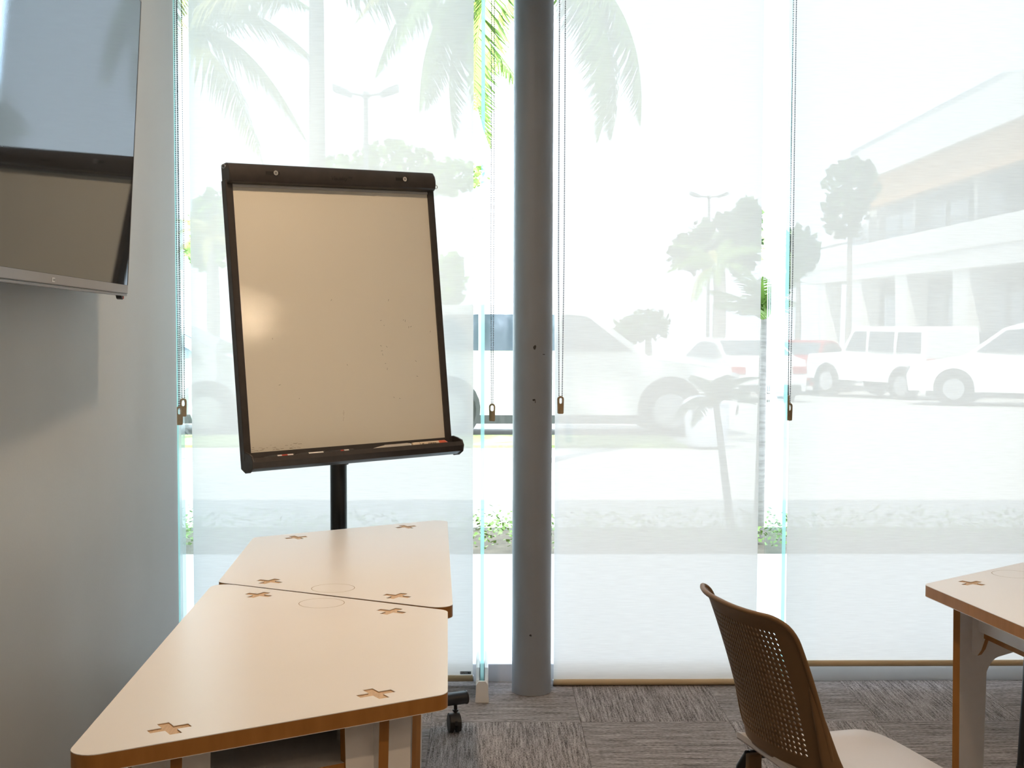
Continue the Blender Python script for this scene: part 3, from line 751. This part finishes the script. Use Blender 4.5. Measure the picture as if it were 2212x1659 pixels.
# ================================================================ CHAIRS
def make_chair(label, loc, rz, group=None):
    T = thing('chair', label, 'chair', loc, rz, group)
    # back shell: local x forward, y to the sitter's left, z up
    ZB, ZT = .495, .802
    HW = .178
    def P(u, v, off=0.0):
        # v 0..1 up, u -1..1 across
        hw = HW * (1.0 + .04 * math.sin(v * 2.2))
        z = ZB + (ZT - ZB) * v - .018 * (1 - u * u) * 0
        lean = -.170 - .185 * (z - ZB) - .03 * v * v
        x = lean + .062 * abs(u) ** 2.6 * (1.0 - .25 * v) - .025 * (1 - min(1, abs(u))) * 0
        if v > .93: x -= .008 * ((v - .93) / .07) ** 2
        return Vector((x - off, u * hw, z))
    def outline(u):   # lowest and highest v at u (rounded corners)
        e = max(0.0, (abs(u) - .80) / .20)
        return .035 * 0 + .10 * (1 - math.sqrt(max(0, 1 - e * e))), 1 - .16 * (1 - math.sqrt(max(0, 1 - e * e)))
    NU, NV = 26, 24
    ua, va0, va1 = .80, .085, .90
    vs = []; fs = []; idx = {}
    def vert(u, v):
        k = (round(u, 5), round(v, 5))
        if k not in idx: idx[k] = len(vs); vs.append(P(u, v))
        return idx[k]
    for i in range(NU):
        for j in range(NV):
            u0 = -ua + 2 * ua * i / NU; u1 = -ua + 2 * ua * (i + 1) / NU
            v0 = va0 + (va1 - va0) * j / NV; v1 = va0 + (va1 - va0) * (j + 1) / NV
            uc, vc = (u0 + u1) / 2, (v0 + v1) / 2
            rr = .0032
            ru, rv = rr / HW, rr / (ZT - ZB)
            um, vm = uc, vc
            ring = [(u0, v0), (uc, v0), (u1, v0), (u1, vc), (u1, v1), (uc, v1), (u0, v1), (u0, vc)]
            o_ = [vert(*q) for q in ring]
            h_ = []
            for k in range(8):
                a = R(-135 + 45 * k); h_.append(vert(uc + ru * math.cos(a), vc + rv * math.sin(a)))
            for k in range(8): fs.append((o_[k], o_[(k + 1) % 8], h_[(k + 1) % 8], h_[k]))
    # solid rim: rows above, below and columns beside the perforated field
    us = [-ua + 2 * ua * k / (2 * NU) for k in range(2 * NU + 1)]
    vv = [va0 + (va1 - va0) * k / (2 * NV) for k in range(2 * NV + 1)]
    def strip(row_a, row_b):
        for k in range(len(row_a) - 1): fs.append((row_a[k], row_a[k + 1], row_b[k + 1], row_b[k]))
    nr = 4
    side_u = [ua + (1 - ua) * k / 6 for k in range(7)]
    allu = [-q for q in reversed(side_u[1:])] + us + side_u[1:]
    def row(fn): return [vert(u, fn(u)) for u in allu]
    prev = row(lambda u: va1 if abs(u) <= ua + 1e-6 else min(va1, outline(u)[1]))
    base_top = prev
    for k in range(1, nr + 1):
        cur = row(lambda u: va1 + (outline(u)[1] - va1) * k / nr if abs(u) <= ua + 1e-6 else (min(va1, outline(u)[1]) + max(0, outline(u)[1] - va1) * k / nr))
        strip(prev, cur); prev = cur
    prev = row(lambda u: va0 if abs(u) <= ua + 1e-6 else max(va0, outline(u)[0]))
    for k in range(1, nr + 1):
        cur = row(lambda u: va0 + (outline(u)[0] - va0) * k / nr if abs(u) <= ua + 1e-6 else (max(va0, outline(u)[0]) + min(0, outline(u)[0] - va0) * k / nr))
        strip(cur, prev); prev = cur
    for s in (-1, 1):
        pc = [vert(s * ua, v) for v in vv]
        for k in range(1, 7):
            u = s * side_u[k]; lo, hi = outline(u); lo = max(lo, va0); hi = min(hi, va1)
            cc_ = [vert(u, min(max(va0 + (va1 - va0) * q / (2 * NV), lo), hi)) for q in range(2 * NV + 1)]
            for q in range(2 * NV):
                f = []
                for x_ in (pc[q], cc_[q], cc_[q + 1], pc[q + 1]):
                    if x_ not in f: f.append(x_)
                if len(f) >= 3: fs.append(tuple(f if s > 0 else f[::-1]))
            pc = cc_
    fs2 = []
    for f in fs:
        g = []
        for x_ in f:
            if x_ not in g: g.append(x_)
        if len(g) >= 3: fs2.append(tuple(g))
    mb = MB().add(vs, fs2)
    me = mb.mesh('backrest', 'chair_tan')
    bm = bmesh.new(); bm.from_mesh(me); bmesh.ops.remove_doubles(bm, verts=bm.verts, dist=1e-5); bmesh.ops.recalc_face_normals(bm, faces=bm.faces); bm.to_mesh(me); bm.free()
    for p in me.polygons: p.use_smooth = True
    o = bpy.data.objects.new('backrest', me); col.objects.link(o); o.parent = T
    sm = o.modifiers.new('thick', 'SOLIDIFY'); sm.thickness = .0036; sm.offset = 0; sm.use_even_offset = False
    # raised rim around the edge of the shell
    rim = []
    m_ = 60
    rim += [P(-1, .1 + .74 * k / 12) for k in range(12)]
    for k in range(41):
        u = -math.cos(math.pi * k / 40); rim.append(P(u, outline(u)[1]))
    rim += [P(1, .84 - .74 * k / 12) for k in range(1, 13)]
    mb = MB(); mb.path(rim, .0052, 8); mb.build('top_rim', 'chair_tan', o, smooth=60)
    # side arms from the shell to under the seat
    for s in (-1, 1):
        a = P(s * .97, .62); b = P(s * .985, .22); c = P(s * .98, .06)
        d = Vector((-.085, s * .182, .455)); e = Vector((-.02, s * .176, .432)); f = Vector((.06, s * .165, .425))
        prev = None; pts = [a, b, c, d, e, f]
        ww = [.006, .020, .030, .030, .026, .016]
        vs_ = []; fs_ = []
        for k, (p, w_) in enumerate(zip(pts, ww)):
            tn = (pts[min(k + 1, 5)] - pts[max(k - 1, 0)]).normalized(); sd = tn.cross(Vector((0, 1, 0))).normalized()
            for q1, q2 in ((1, 1), (1, -1), (-1, -1), (-1, 1)): vs_.append(p + sd * w_ * q1 * .8 + Vector((0, .0075 * q2, 0)))
        for k in range(5):
            for q in range(4): fs_.append((k * 4 + q, k * 4 + (q + 1) % 4, k * 4 + 4 + (q + 1) % 4, k * 4 + 4 + q))
        fs_ += [(0, 1, 2, 3), (20, 23, 22, 21)]
        am = MB().add(vs_, fs_).build('side_arm', 'chair_tan', T)
        b_ = am.modifiers.new('round', 'SUBSURF'); b_.levels = 2; b_.render_levels = 2
        for p in am.data.polygons: p.use_smooth = True
    # seat pan
    pts = round_poly([(.225, .195), (-.17, .190), (-.17, -.190), (.225, -.195)], .09, 8)
    vs_ = []; fs_ = []; n = len(pts)
    rings = [(1.0, -.012), (1.0, 0.0), (.93, .010), (.75, .006), (.5, -.002), (.25, -.005)]
    for k_, dz in rings:
        for x, y in pts:
            z = .448 + dz + .05 * max(0, (-x * k_ - .07) / .1) ** 2 - (.03 * max(0, (x - .15) / .1) ** 2 if k_ > .6 else .03 * max(0, (x * k_ - .15) / .1) ** 2)
            vs_.append((.03 + (x - .03) * k_, y * k_, z))
    for j in range(len(rings) - 1):
        for i in range(n): fs_.append((j * n + i, j * n + (i + 1) % n, (j + 1) * n + (i + 1) % n, (j + 1) * n + i))
    fs_.append(tuple(range((len(rings) - 1) * n, len(rings) * n))); fs_.append(tuple(range(n - 1, -1, -1)))
    MB().add(vs_, fs_).build('seat', 'chair_seat', T, smooth=50)
    # lugs and legs
    for s in (-1, 1):
        MB().box((-.135, s * .11, .425), (.03, .02, .05)).build('seat_lug', 'chair_tan', T, bevel=.004)
        MB().path([(.19, s * .165, .43), (.20, s * .18, .40), (.235, s * .225, .012)], .0105, 12).build('leg', 'black_metal', T, smooth=50)
        MB().path([(-.12, s * .165, .43), (-.13, s * .18, .40), (-.215, s * .225, .012)], .0105, 12).build('leg', 'black_metal', T, smooth=50)
        for x in (.235, -.215):
            MB().lathe([(.013, .0005), (.013, .018), (.011, .022)], (x, s * .226, 0), 14).build('foot', 'black_rubber', T)
        MB().tube((-.12, s * .165, .428), (.19, s * .165, .428), .010, 12).build('seat_rail', 'black_metal', T)
    return T
make_chair('tan chair with perforated plastic back and pale seat, its back to the column', (.726, 2.70, 0), R(14.5))
make_chair('chair beyond the table near the raised blind, only a black leg showing', (1.845, 4.175, 0), R(180))

# ================================================================ LAMPS IN THE CEILING
lamp_spots = [(-.36, 3.02), (0.6, 0.6), (2.2, 0.6), (1.5, 2.4), (3.2, 2.6), (0.6, -1.4), (2.6, -1.4), (3.9, 1.2)]
for i, (x, y) in enumerate(lamp_spots):
    t = thing('downlight', ('round recessed ceiling downlight above the table by the television' if i == 0 else 'round recessed ceiling downlight with white trim ring'), 'downlight', (x, y, CEIL), 0, 'ceiling downlights')
    MB().lathe([(.10, -.004), (.12, -.006), (.125, 0.0), (.10, 0.0)], n=32).build('trim_ring', 'light_trim', t)
    MB().lathe([(.098, -.003), (.098, -.001)], n=32).build('diffuser', 'lamp_glow', t)
    ld = bpy.data.lights.new('downlight_light', 'AREA'); ld.shape = 'DISK'; ld.size = .10; ld.energy = (19, 13, 6, 4, 5, 9, 6, 5)[i] * LAMP; ld.color = (1.0, .70, .44); ld.spread = R(150)
    lo = bpy.data.objects.new('downlight_light', ld); col.objects.link(lo); lo.parent = t; lo.location = (0, 0, -.012)
t = thing('pendant_lamp', 'small glowing globe pendant hanging by the side wall', 'lamp', (3.35, 1.43, CEIL))
m_emit('globe_glow', (1.0, 0.78, 0.52), 190.0)
MB().ball((0, 0, -.65), .036, 20, 12).build('globe', 'globe_glow', t, smooth=60)
MB().tube((0, 0, -.58), (0, 0, -.001), .004, 8).build('cable', 'black_metal', t)
MB().lathe([(.05, -.02), (.05, 0)], n=20).build('canopy', 'black_metal', t)
MATS['lamp_glow'].node_tree.nodes['Emission'].inputs[1].default_value = 40.0

# ================================================================ OUTDOORS
def ground_z(y): return 0.0 if y < 10 else -.03 * (y - 10)
def slab(name, x0, x1, y0, y1, m, dz=0.0, kind='structure', ny=1):
    mb = MB(); vs = [(x0, y0, ground_z(y0) + dz), (x1, y0, ground_z(y0) + dz), (x1, y1, ground_z(y1) + dz), (x0, y1, ground_z(y1) + dz)]
    lo = [(a, b, c - .25) for a, b, c in vs]
    mb.add(lo + vs, [(0, 3, 2, 1), (4, 5, 6, 7), (0, 1, 5, 4), (1, 2, 6, 5), (2, 3, 7, 6), (3, 0, 4, 7)])
    o = mb.build(name, m); o['kind'] = kind; return o
slab('walkway', -20, 20, 5.13, 7.6, 'walkway')
slab('planting_bed', -20, 20, 7.6, 8.55, 'soil', -.02)
slab('pavement', -30, 30, 8.55, 10.0, 'concrete')
slab('parking_lot', -60, 80, 10.0, 15.1, 'concrete')
slab('grass_verge', -60, 2.3, 15.1, 17.0, 'grass', .03)
slab('parking_lot_corner', 2.3, 80, 15.1, 17.0, 'concrete')
slab('parking_lot_far', -90, 120, 17.0, 110, 'concrete')
# ground-cover leaves in the bed
rnd = random.Random(11); mb = MB()
for k in range(9000):
    x = rnd.uniform(-4.5, 5.5); y = rnd.uniform(7.62, 8.53); h = .02 + .13 * rnd.random()
    a = rnd.random() * 6.283; l = rnd.uniform(.018, .04); d = Vector((math.cos(a), math.sin(a), rnd.uniform(-.3, .9))).normalized() * l
    n_ = d.cross(Vector((rnd.uniform(-1, 1), rnd.uniform(-1, 1), 1))).normalized() * l * .35
    c = Vector((x, y, h)); mb.add([c - d * .5, c + n_, c + d * .5, c - n_], [(0, 1, 2, 3)])
o = mb.build('ground_cover', 'leaf', fix=False); tag(o, 'low green leafy ground cover in the bed beyond the glass', 'plants', kind='stuff')

# --- palms
def frond_mesh(name, L_, droop, nleaf, leaf_l, m, seed, lw=.05, hang=.7):
    rnd = random.Random(seed); mb = MB(); pts = []
    n = 24
    for i in range(n + 1):
        s = i / n; pts.append(Vector((L_ * (s - .12 * s * s * droop), 0, L_ * (.42 * s - droop * s * s * .75))))
    mb.path(pts, [.022 * (1 - .85 * i / n) for i in range(n + 1)], 5)
    for k in range(nleaf):
        s = .10 + .90 * k / nleaf; i = min(n - 1, int(s * n)); f = s * n - i; p = pts[i].lerp(pts[i + 1], f); tn = (pts[i + 1] - pts[i]).normalized()
        ll = leaf_l * (math.sin(math.pi * min(1, s * .85 + .16)) ** .7) * rnd.uniform(.85, 1.1)
        for sd in (-1, 1):
            d = (tn * .55 + Vector((0, sd, 0)) * rnd.uniform(.65, .95) + Vector((0, 0, -hang * rnd.uniform(.3, 1.0)))).normalized()
            q1 = p + d * ll * .5; q2 = p + (d + Vector((0, 0, -.45 * hang))).normalized() * ll
            w_ = tn * lw * .5
            mb.add([p - w_ * .5, p + w_ * .5, q1 + w_ * .8, q1 - w_ * .8, q2], [(0, 1, 2, 3), (3, 2, 4)])
    return mb.mesh(name, m)
FR_A = frond_mesh('frond', 2.7, .95, 80, .62, 'leaf', 1)
FR_B = frond_mesh('frond', 2.4, 1.25, 74, .60, 'leaf_yellow', 2)
FR_C = frond_mesh('frond', 2.0, .55, 60, .5, 'leaf', 3)
def palm(label, x, y, z_top, az, r0=.11, scale=1.0, lean=(0, 0), group='palm trees outside', meshes=None):
    zb = ground_z(y)
    T = thing('palm_tree', label, 'palm tree', (x, y, zb), 0, group)
    H = z_top - zb; rnd = random.Random(int(x * 100))
    pts = [(lean[0] * (k / 10) ** 2, lean[1] * (k / 10) ** 2, H * k / 10) for k in range(11)]
    MB().path(pts, [r0 * (1.25 - .35 * k / 10) for k in range(11)], 12).build('trunk', 'trunk', T, smooth=60)
    for a, up, ms in az:
        o = bpy.data.objects.new('frond', ms); col.objects.link(o); o.parent = T
        o.location = (lean[0], lean[1], H - .03); o.rotation_euler = (rnd.uniform(-.15, .15), R(-up), R(a)); o.scale = (scale,) * 3
    return T
def ring_az(seed, n, lo=-5, hi=60, ms=None):
    r_ = random.Random(seed); ms = ms or [FR_A, FR_B]
    return [(360 * k / n + r_.uniform(-12, 12), r_.uniform(lo, hi), r_.choice(ms)) for k in range(n)]
palm('coconut palm whose trunk rises behind the flip chart', -1.77, 14.6, 4.75, [(-2, 14, FR_A), (-8, -8, FR_A), (182, 0, FR_B), (172, 22, FR_A)] + ring_az(1, 8, 25, 70), .085)
palm('yellowish palm standing outside by the rounded wall end', -4.05, 15.6, 4.6, [(-5, 18, FR_B), (-25, -12, FR_B), (10, 0, FR_B)] + ring_az(2, 8, 10, 65), .10)
palm('green coconut palm whose trunk hides behind the round column', .50, 13.0, 4.9, [(178, -22, FR_A), (195, -38, FR_A), (215, -20, FR_A), (165, -48, FR_A), (235, -42, FR_A), (140, -30, FR_A), (185, -60, FR_A), (3, -42, FR_A), (-12, -55, FR_A), (20, -50, FR_A), (190, 5, FR_B)] + ring_az(3, 7, 40, 75), .10, .8)
palm('slender far palm with yellow trunk beyond the parked silver car', -5.98, 30.0, 3.0, ring_az(4, 12, -20, 60), .09, .45)
palm("far palm among the trees beyond the white car", 6.4, 37.0, 2.6, ring_az(5, 12, -20, 60), .10, .6)
def spiky(label, x, y, z_top, n, L_, droop, r0, lean=(0, 0), m='leaf', seed=0):
    T = thing('potted_palm' if False else 'young_palm', label, 'young palm', (x, y, 0), 0, 'young palms in the bed')
    pts = [(lean[0] * (k / 8), lean[1] * (k / 8), z_top * k / 8) for k in range(9)]
    MB().path(pts, [r0 * (1.25 - .4 * k / 8) for k in range(9)], 12).build('trunk', 'trunk', T, smooth=60)
    ms = frond_mesh('frond', L_, droop, 34, L_ * .3, m, 20 + seed, .016, .35)
    rnd = random.Random(seed)
    for k in range(n):
        o = bpy.data.objects.new('frond', ms); col.objects.link(o); o.parent = T
        o.location = (lean[0], lean[1], z_top - .02); o.rotation_euler = (rnd.uniform(-.2, .2), R(-rnd.uniform(-10, 55)), 6.283 * k / n + rnd.uniform(-.2, .2))
spiky('small young palm with drooping fronds in the bed, before the litter bin', 1.52, 8.15, .84, 9, .34, .9, .022, (-.11, 0), 'leaf_dark', 1)
spiky('taller young palm with upright spiky crown in the bed', 1.66, 8.05, 1.36, 15, .40, .45, .026, (.02, 0), 'leaf', 2)

# --- leafy trees
def leafy(label, x, y, blobs, m, trunk_r=.12, n=500, ls=.35, name='leafy_tree', grp='leafy trees beyond the parking lot'):
    zb = ground_z(y); T = thing(name, label, 'tree', (x, y, zb), 0, grp)
    rnd = random.Random(int(x * 31 + y)); mb = MB()
    ztop = max(b[2] for b in blobs)
    for bx_, by_, bz_, rx, rz in blobs:
        for k in range(int(n / len(blobs))):
            v = Vector((rnd.gauss(0, 1), rnd.gauss(0, 1), rnd.gauss(0, 1))).normalized() * rnd.uniform(.5, 1) 
            c = Vector((bx_ + v.x * rx, by_ + v.y * rx, bz_ + v.z * rz)); l = ls * rnd.uniform(.6, 1.2)
            d = Vector((rnd.uniform(-1, 1), rnd.uniform(-1, 1), rnd.uniform(-1, .4))).normalized() * l; q = d.cross(Vector((rnd.uniform(-1, 1), rnd.uniform(-1, 1), rnd.uniform(-1, 1)))).normalized() * l * .4
            mb.add([c - d * .5, c + q, c + d * .5, c - q], [(0, 1, 2, 3)])
    mb.build('foliage', m, T, fix=False)
    MB().path([(0, 0, -.05), (.03, 0, ztop * .5), (0, 0, ztop)], [trunk_r, trunk_r * .8, trunk_r * .4], 8).build('trunk', 'trunk', T)
    return T
def atx(px, y): return (px - 1043) / 2925.0 * y
def zpx(py, y): return 1.37 - (py - 673) / 2925.0 * y - ground_z(y)
leafy('dark leafy tree standing before the two-storey building', atx(1835, 46), 46, [(0, 0, zpx(400, 46), 1.0, .9), (-.2, 0, zpx(460, 46), .8, .9), (.25, .2, zpx(370, 46), .7, .5)], 'leaf_dark', n=900)
leafy('broad green tree beyond the white car', atx(1560, 40), 40, [(0, 0, zpx(510, 40), 1.1, .7), (-.8, 0, zpx(545, 40), .8, .6), (.55, 0, zpx(530, 40), .6, .9), (.75, 0, zpx(470, 40), .4, .6)], 'leaf_dark', n=1200)
leafy('dark green tree beside the two-storey building end', atx(1725, 44), 44, [(0, 0, zpx(540, 44), .7, .8)], 'leaf_dark', n=500)
leafy('long light green tree line far behind the flip chart', atx(850, 55), 55, [(-2.2, 0, zpx(380, 55), 1.6, .8), (0, 0, zpx(355, 55), 1.7, .9), (2.2, 0, zpx(385, 55), 1.7, .8)], 'leaf', n=1600)
leafy('pale slim tree in the distance beyond the large white car', atx(975, 48), 48, [(0, 0, zpx(600, 48), .55, 1.0), (-.3, 0, zpx(660, 48), .7, .7)], 'leaf', n=700)
leafy('round bush beyond the white car bonnet', atx(1400, 30), 30, [(0, 0, zpx(700, 30), .55, .35), (-.4, 0, zpx(712, 30), .4, .3)], 'leaf_dark', n=500, ls=.2, name='bush', grp='bushes in the parking lot')
leafy('tall tree beyond the silver car by the wall end', atx(470, 42), 42, [(0, 0, zpx(470, 42), .8, .8), (-.2, 0, zpx(540, 42), .7, .7)], 'leaf', n=800)

# --- street lamps
def street_lamp(label, x, y, z, arm):
    zb = ground_z(y); T = thing('street_lamp', label, 'street lamp', (x, y, zb), 0, 'double street lamps'); H = z - zb
    MB().tube((0, 0, 0), (0, 0, H), .09, 10, .05).build('pole', 'lamp_grey', T)
    MB().ball((0, 0, H), .11, 10, 6).build('hub', 'lamp_grey', T)
    for s in (-1, 1):
        MB().tube((0, 0, H), (s * arm * .5, 0, H + .05), .03, 8).build('arm', 'lamp_grey', T)
        MB().prism([(s * arm * .42, H + .0), (s * arm * .5, H - .03), (s * arm, H + .10), (s * arm, H + .25), (s * arm * .55, H + .12)], -.16, .16, lambda x_, z_, q: (x_, q, z_)).build('lamp_head', 'lamp_grey', T)
street_lamp('double-headed street lamp seen over the flip chart', -2.74, 32, 6.4, .76)
street_lamp('far double-headed street lamp over the trees beyond the white car', atx(1530, 60), 60, 6.45, .85)

# --- cars
def car(label, x, y, rz, L_, W_, prof, glass, wheels, wr, paint, cabin_in=.14, group='parked cars', lights=True):
    """prof: closed side outline (x forward, z up); glass: side window polygons; wheels: x positions"""
    zb = ground_z(y); T = thing('car', label, 'car', (x, y, zb), rz, group)
    zs = [p[1] for p in prof]; zmax = max(zs); belt = min(g[1] for poly in glass for g in poly)
    def half(z):
        if z <= belt: return W_ / 2 - .03 * max(0, (.45 - z)) 
        return W_ / 2 - cabin_in * (z - belt) / (zmax - belt)
    n = len(prof); mb = MB()
    vs = [(p[0], half(p[1]), p[1]) for p in prof] + [(p[0], -half(p[1]), p[1]) for p in prof]
    bm = bmesh.new(); va = [bm.verts.new(v) for v in vs]
    bm.faces.new(va[:n]); bm.faces.new(va[n:][::-1])
    for i in range(n): bm.faces.new((va[i], va[n + i], va[n + (i + 1) % n], va[(i + 1) % n]))
    bmesh.ops.recalc_face_normals(bm, faces=bm.faces)
    bmesh.ops.triangulate(bm, faces=[f for f in bm.faces if len(f.verts) > 4])
    me = bpy.data.meshes.new('body'); bm.to_mesh(me); bm.free(); me.materials.append(MATS[paint])
    o = bpy.data.objects.new('body', me); col.objects.link(o); o.parent = T
    smooth_by_angle(me, 35)
    for s in (-1, 1):
        for g in glass:
            a = [(p[0], s * (half(p[1]) + .006), p[1]) for p in g]; b = [(p[0], s * (half(p[1]) - .02), p[1]) for p in g]; k = len(g)
            MB().add(a + b, [tuple(range(k)), tuple(range(2 * k - 1, k - 1, -1))] + [(i, (i + 1) % k, k + (i + 1) % k, k + i) for i in range(k)]).build('window', 'car_glass', T)
        MB().bx(-L_ / 2 + .3, L_ / 2 - .3, *sorted((s * (W_ / 2 - .05), s * (W_ / 2 + .005))), .19, .30).build('sill', 'car_trim', T)
    # front and rear screens follow the roof slopes
    for i in range(n):
        p, q = Vector(prof[i]), Vector(prof[(i + 1) % n])
        if min(p.y, q.y) > belt - .03 and abs(p.y - q.y) > .18:
            nrm = Vector((q.y - p.y, -(q.x - p.x))).normalized()
            if nrm.x * ((p.x + q.x) / 2) < 0: nrm = -nrm
            p2, q2 = p.lerp(q, .08), p.lerp(q, .92); vs = []
            for f_ in (.008, -.015):
                for r_ in (p2, q2):
                    for s in (-1, 1): vs.append((r_.x + nrm.x * f_, s * (half(r_.y) - .07), r_.y + nrm.y * f_))
            MB().add(vs, [(0, 1, 3, 2), (4, 6, 7, 5), (0, 4, 5, 1), (2, 3, 7, 6), (0, 2, 6, 4), (1, 5, 7, 3)]).build('windscreen', 'car_glass', T)
    for wx in wheels:
        for s in (-1, 1):
            y0 = s * (W_ / 2 - .20); y1 = s * (W_ / 2 + .012)
            MB().tube((wx, s * (W_ / 2 - .06), wr + .02), (wx, s * (W_ / 2 + .002), wr + .02), wr * 1.16, 26).build('wheel_arch', 'car_trim', T)
            wo = MB().tube((wx, y0, wr), (wx, y1, wr), wr, 26).build('wheel', 'tyre', T, smooth=40)
            MB().tube((wx, y1, wr), (wx, y1 + s * .012, wr), wr * .62, 20).build('hub_cap', 'hub', wo, smooth=40)
    xs = [p[0] for p in prof]; xf, xb = max(xs), min(xs)
    for s in (-1, 1):
        MB().box((xf - .10, s * (W_ / 2 - .22), .68 * zmax / 1.5), (.22, .34, .13)).build('headlight', 'hub', T, bevel=.03)
        MB().box((xb + .06, s * (W_ / 2 - .16), .80 * zmax / 1.5), (.14, .30, .16)).build('tail_light', 'tail_red', T, bevel=.02)
    MB().box((xf - .03, 0, .36), (.10, W_ * .86, .14)).build('bumper', 'car_trim', T, bevel=.03)
    MB().box((xb + .03, 0, .38), (.10, W_ * .86, .14)).build('bumper', 'car_trim', T, bevel=.03)
    return T
SUV = [(2.25, .30), (2.30, .62), (2.18, .86), (1.15, 1.04), (.42, 1.60), (.1, 1.70), (-1.5, 1.70), (-2.0, 1.62), (-2.25, 1.05), (-2.30, .55), (-2.22, .30)]
SUVG = [[(.92, 1.12), (.36, 1.56), (.02, 1.58), (.02, 1.12)], [(-.06, 1.12), (-.06, 1.58), (-.95, 1.58), (-.95, 1.12)], [(-1.03, 1.12), (-1.03, 1.58), (-1.75, 1.55), (-2.05, 1.14)]]
SED = [(2.2, .30), (2.26, .58), (2.15, .72), (1.05, .92), (.30, 1.36), (-.1, 1.43), (-.9, 1.40), (-1.65, 1.04), (-2.15, .98), (-2.24, .62), (-2.18, .30)]
SEDG = [[(.82, .98), (.26, 1.30), (-.05, 1.35), (-.05, .98)], [(-.12, .98), (-.12, 1.35), (-.82, 1.32), (-1.35, 1.02)]]
JEP = [(1.95, .42), (1.98, .80), (1.90, 1.02), (.75, 1.10), (.40, 1.66), (.30, 1.72), (-1.85, 1.74), (-1.95, 1.66), (-2.0, .95), (-2.02, .50), (-1.95, .42)]
JEPG = [[(.60, 1.14), (.34, 1.60), (-.05, 1.60), (-.05, 1.14)], [(-.16, 1.14), (-.16, 1.60), (-.95, 1.60), (-.95, 1.14)], [(-1.07, 1.14), (-1.07, 1.60), (-1.78, 1.60), (-1.80, 1.14)]]
car('large white parked car with dark wheel behind the round column', atx(1430, 18.1) - 1.42, 18.1, 0, 4.6, 1.85, SUV, SUVG, (1.42, -1.42), .36, 'car_white')
car('silver parked car seen between the wall end and the flip chart', atx(462, 17.6) - 1.40, 18.1, R(180), 4.5, 1.8, SED, SEDG, (1.35, -1.40), .33, 'car_silver')
car('boxy white off-road car parked before the building', atx(1940, 32), 32.4, R(118), 4.0, 1.75, JEP, JEPG, (1.25, -1.25), .37, 'car_white', .06)
car('red car parked beside the boxy white one', atx(1745, 36.5), 36.5, R(60), 4.3, 1.75, SED, SEDG, (1.35, -1.35), .32, 'car_red')
car('white car with open wheel arch at the end of the parked row', atx(2235, 27.5), 27.5, R(152), 4.4, 1.8, SUV, SUVG, (1.35, -1.35), .35, 'car_white')
car('dark van parked behind the white cars', atx(2110, 40), 40, R(95), 4.3, 1.8, JEP, JEPG, (1.25, -1.25), .37, 'car_dark', .06)
car('small white car far off between the young palms', atx(1585, 31), 31, R(100), 4.0, 1.7, SED, SEDG, (1.3, -1.3), .31, 'car_white')

# --- litter bin
yb = 15.05
T = thing('litter_bin', 'pale blue-white round litter bin on the parking lot', 'litter bin', (atx(1530, yb), yb, ground_z(yb)))
MB().lathe([(.20, .03), (.225, .06), (.25, .30), (.25, .50), (.235, .52), (.235, .48)], n=28).build('drum', 'bin_white', T, smooth=40)
MB().lathe([(.262, .50), (.262, .53), (.20, .58), (.06, .60)], n=28).build('lid', 'bin_white', T, smooth=40)
MB().lathe([(.20, .0), (.21, .03)], n=28).build('foot_ring', 'car_trim', T)
for k in range(2):
    o = slab('parking_bay_patch', atx(1200 + 150 * k, 14.1), atx(1310 + 150 * k, 14.1), 13.5, 14.6, 'walkway', .006)

# --- two-storey building along the right of the parking lot
def building():
    # facade line: from (x at y=30) running away; local x = along the facade (away), local y = out of the facade toward the lot (-X)
    p0 = Vector((15.6, 38.0)); d = Vector((.063, 1.0)).normalized(); 
    d = Vector((.045, 1.0)).normalized()
    rz = math.atan2(d.y, d.x)
    T = thing('building', 'two-storey white building with orange fascia and balcony beyond the parked cars', 'building', (p0.x, p0.y, -1.0), rz)
    # local +y is to the left of travel = toward -X (the lot)
    def b(name, x0, x1, y0, y1, z0, z1, m, parent=T): return MB().bx(x0, x1, y0, y1, z0 + 1.0, z1 + 1.0).build(name, m, parent)
    Ln = 34.0
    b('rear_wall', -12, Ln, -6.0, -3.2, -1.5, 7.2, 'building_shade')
    b('balcony_slab', -12, Ln, -6.0, .0, 2.85, 3.5, 'building_white')
    b('parapet', -12, Ln, -.15, .05, 3.5, 4.35, 'building_white')
    b('roof_slab', -12, 20.5, -6.0, .5, 6.9, 8.2, 'building_white')
    fb = b('orange_fascia', -12, 20.5, -.2, .25, 5.75, 6.9, 'building_orange')
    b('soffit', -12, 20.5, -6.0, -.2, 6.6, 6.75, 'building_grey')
    b('upper_parapet', 6, 28, -6.0, -1.0, 8.2, 9.2, 'building_grey')
    for k in range(6):
        x = -8 + 7.6 * k
        cpoly = [(x - .55, -1.5), (x + .55, -1.5), (x + .95, 2.85), (x - .95, 2.85)]
        MB().prism(cpoly, -.9, -.1, lambda u, z, q: (u, q, z + 1.0)).build('pillar', 'building_white', T)
        b('upper_post', x - .2, x + .2, -.9, -.55, 4.35, 6.6, 'building_white')
        for w_ in range(2):
            g = b('window', x + 1.2 + 3.1 * w_, x + 3.9 + 3.1 * w_, -3.22, -3.12, 3.6, 6.1, 'building_grey')
            b('pane', x + 1.35 + 3.1 * w_, x + 3.75 + 3.1 * w_, -3.13, -3.08, 3.75, 5.95, 'building_glass', g)
            g = b('shop_front', x + 1.2 + 3.1 * w_, x + 3.9 + 3.1 * w_, -3.22, -3.12, -1.0, 2.3, 'building_grey')
            b('pane', x + 1.35 + 3.1 * w_, x + 3.75 + 3.1 * w_, -3.13, -3.08, -.8, 2.15, 'building_glass', g)
    b('rail', -12, Ln, -.12, .02, 4.55, 4.62, 'lamp_grey')
building()
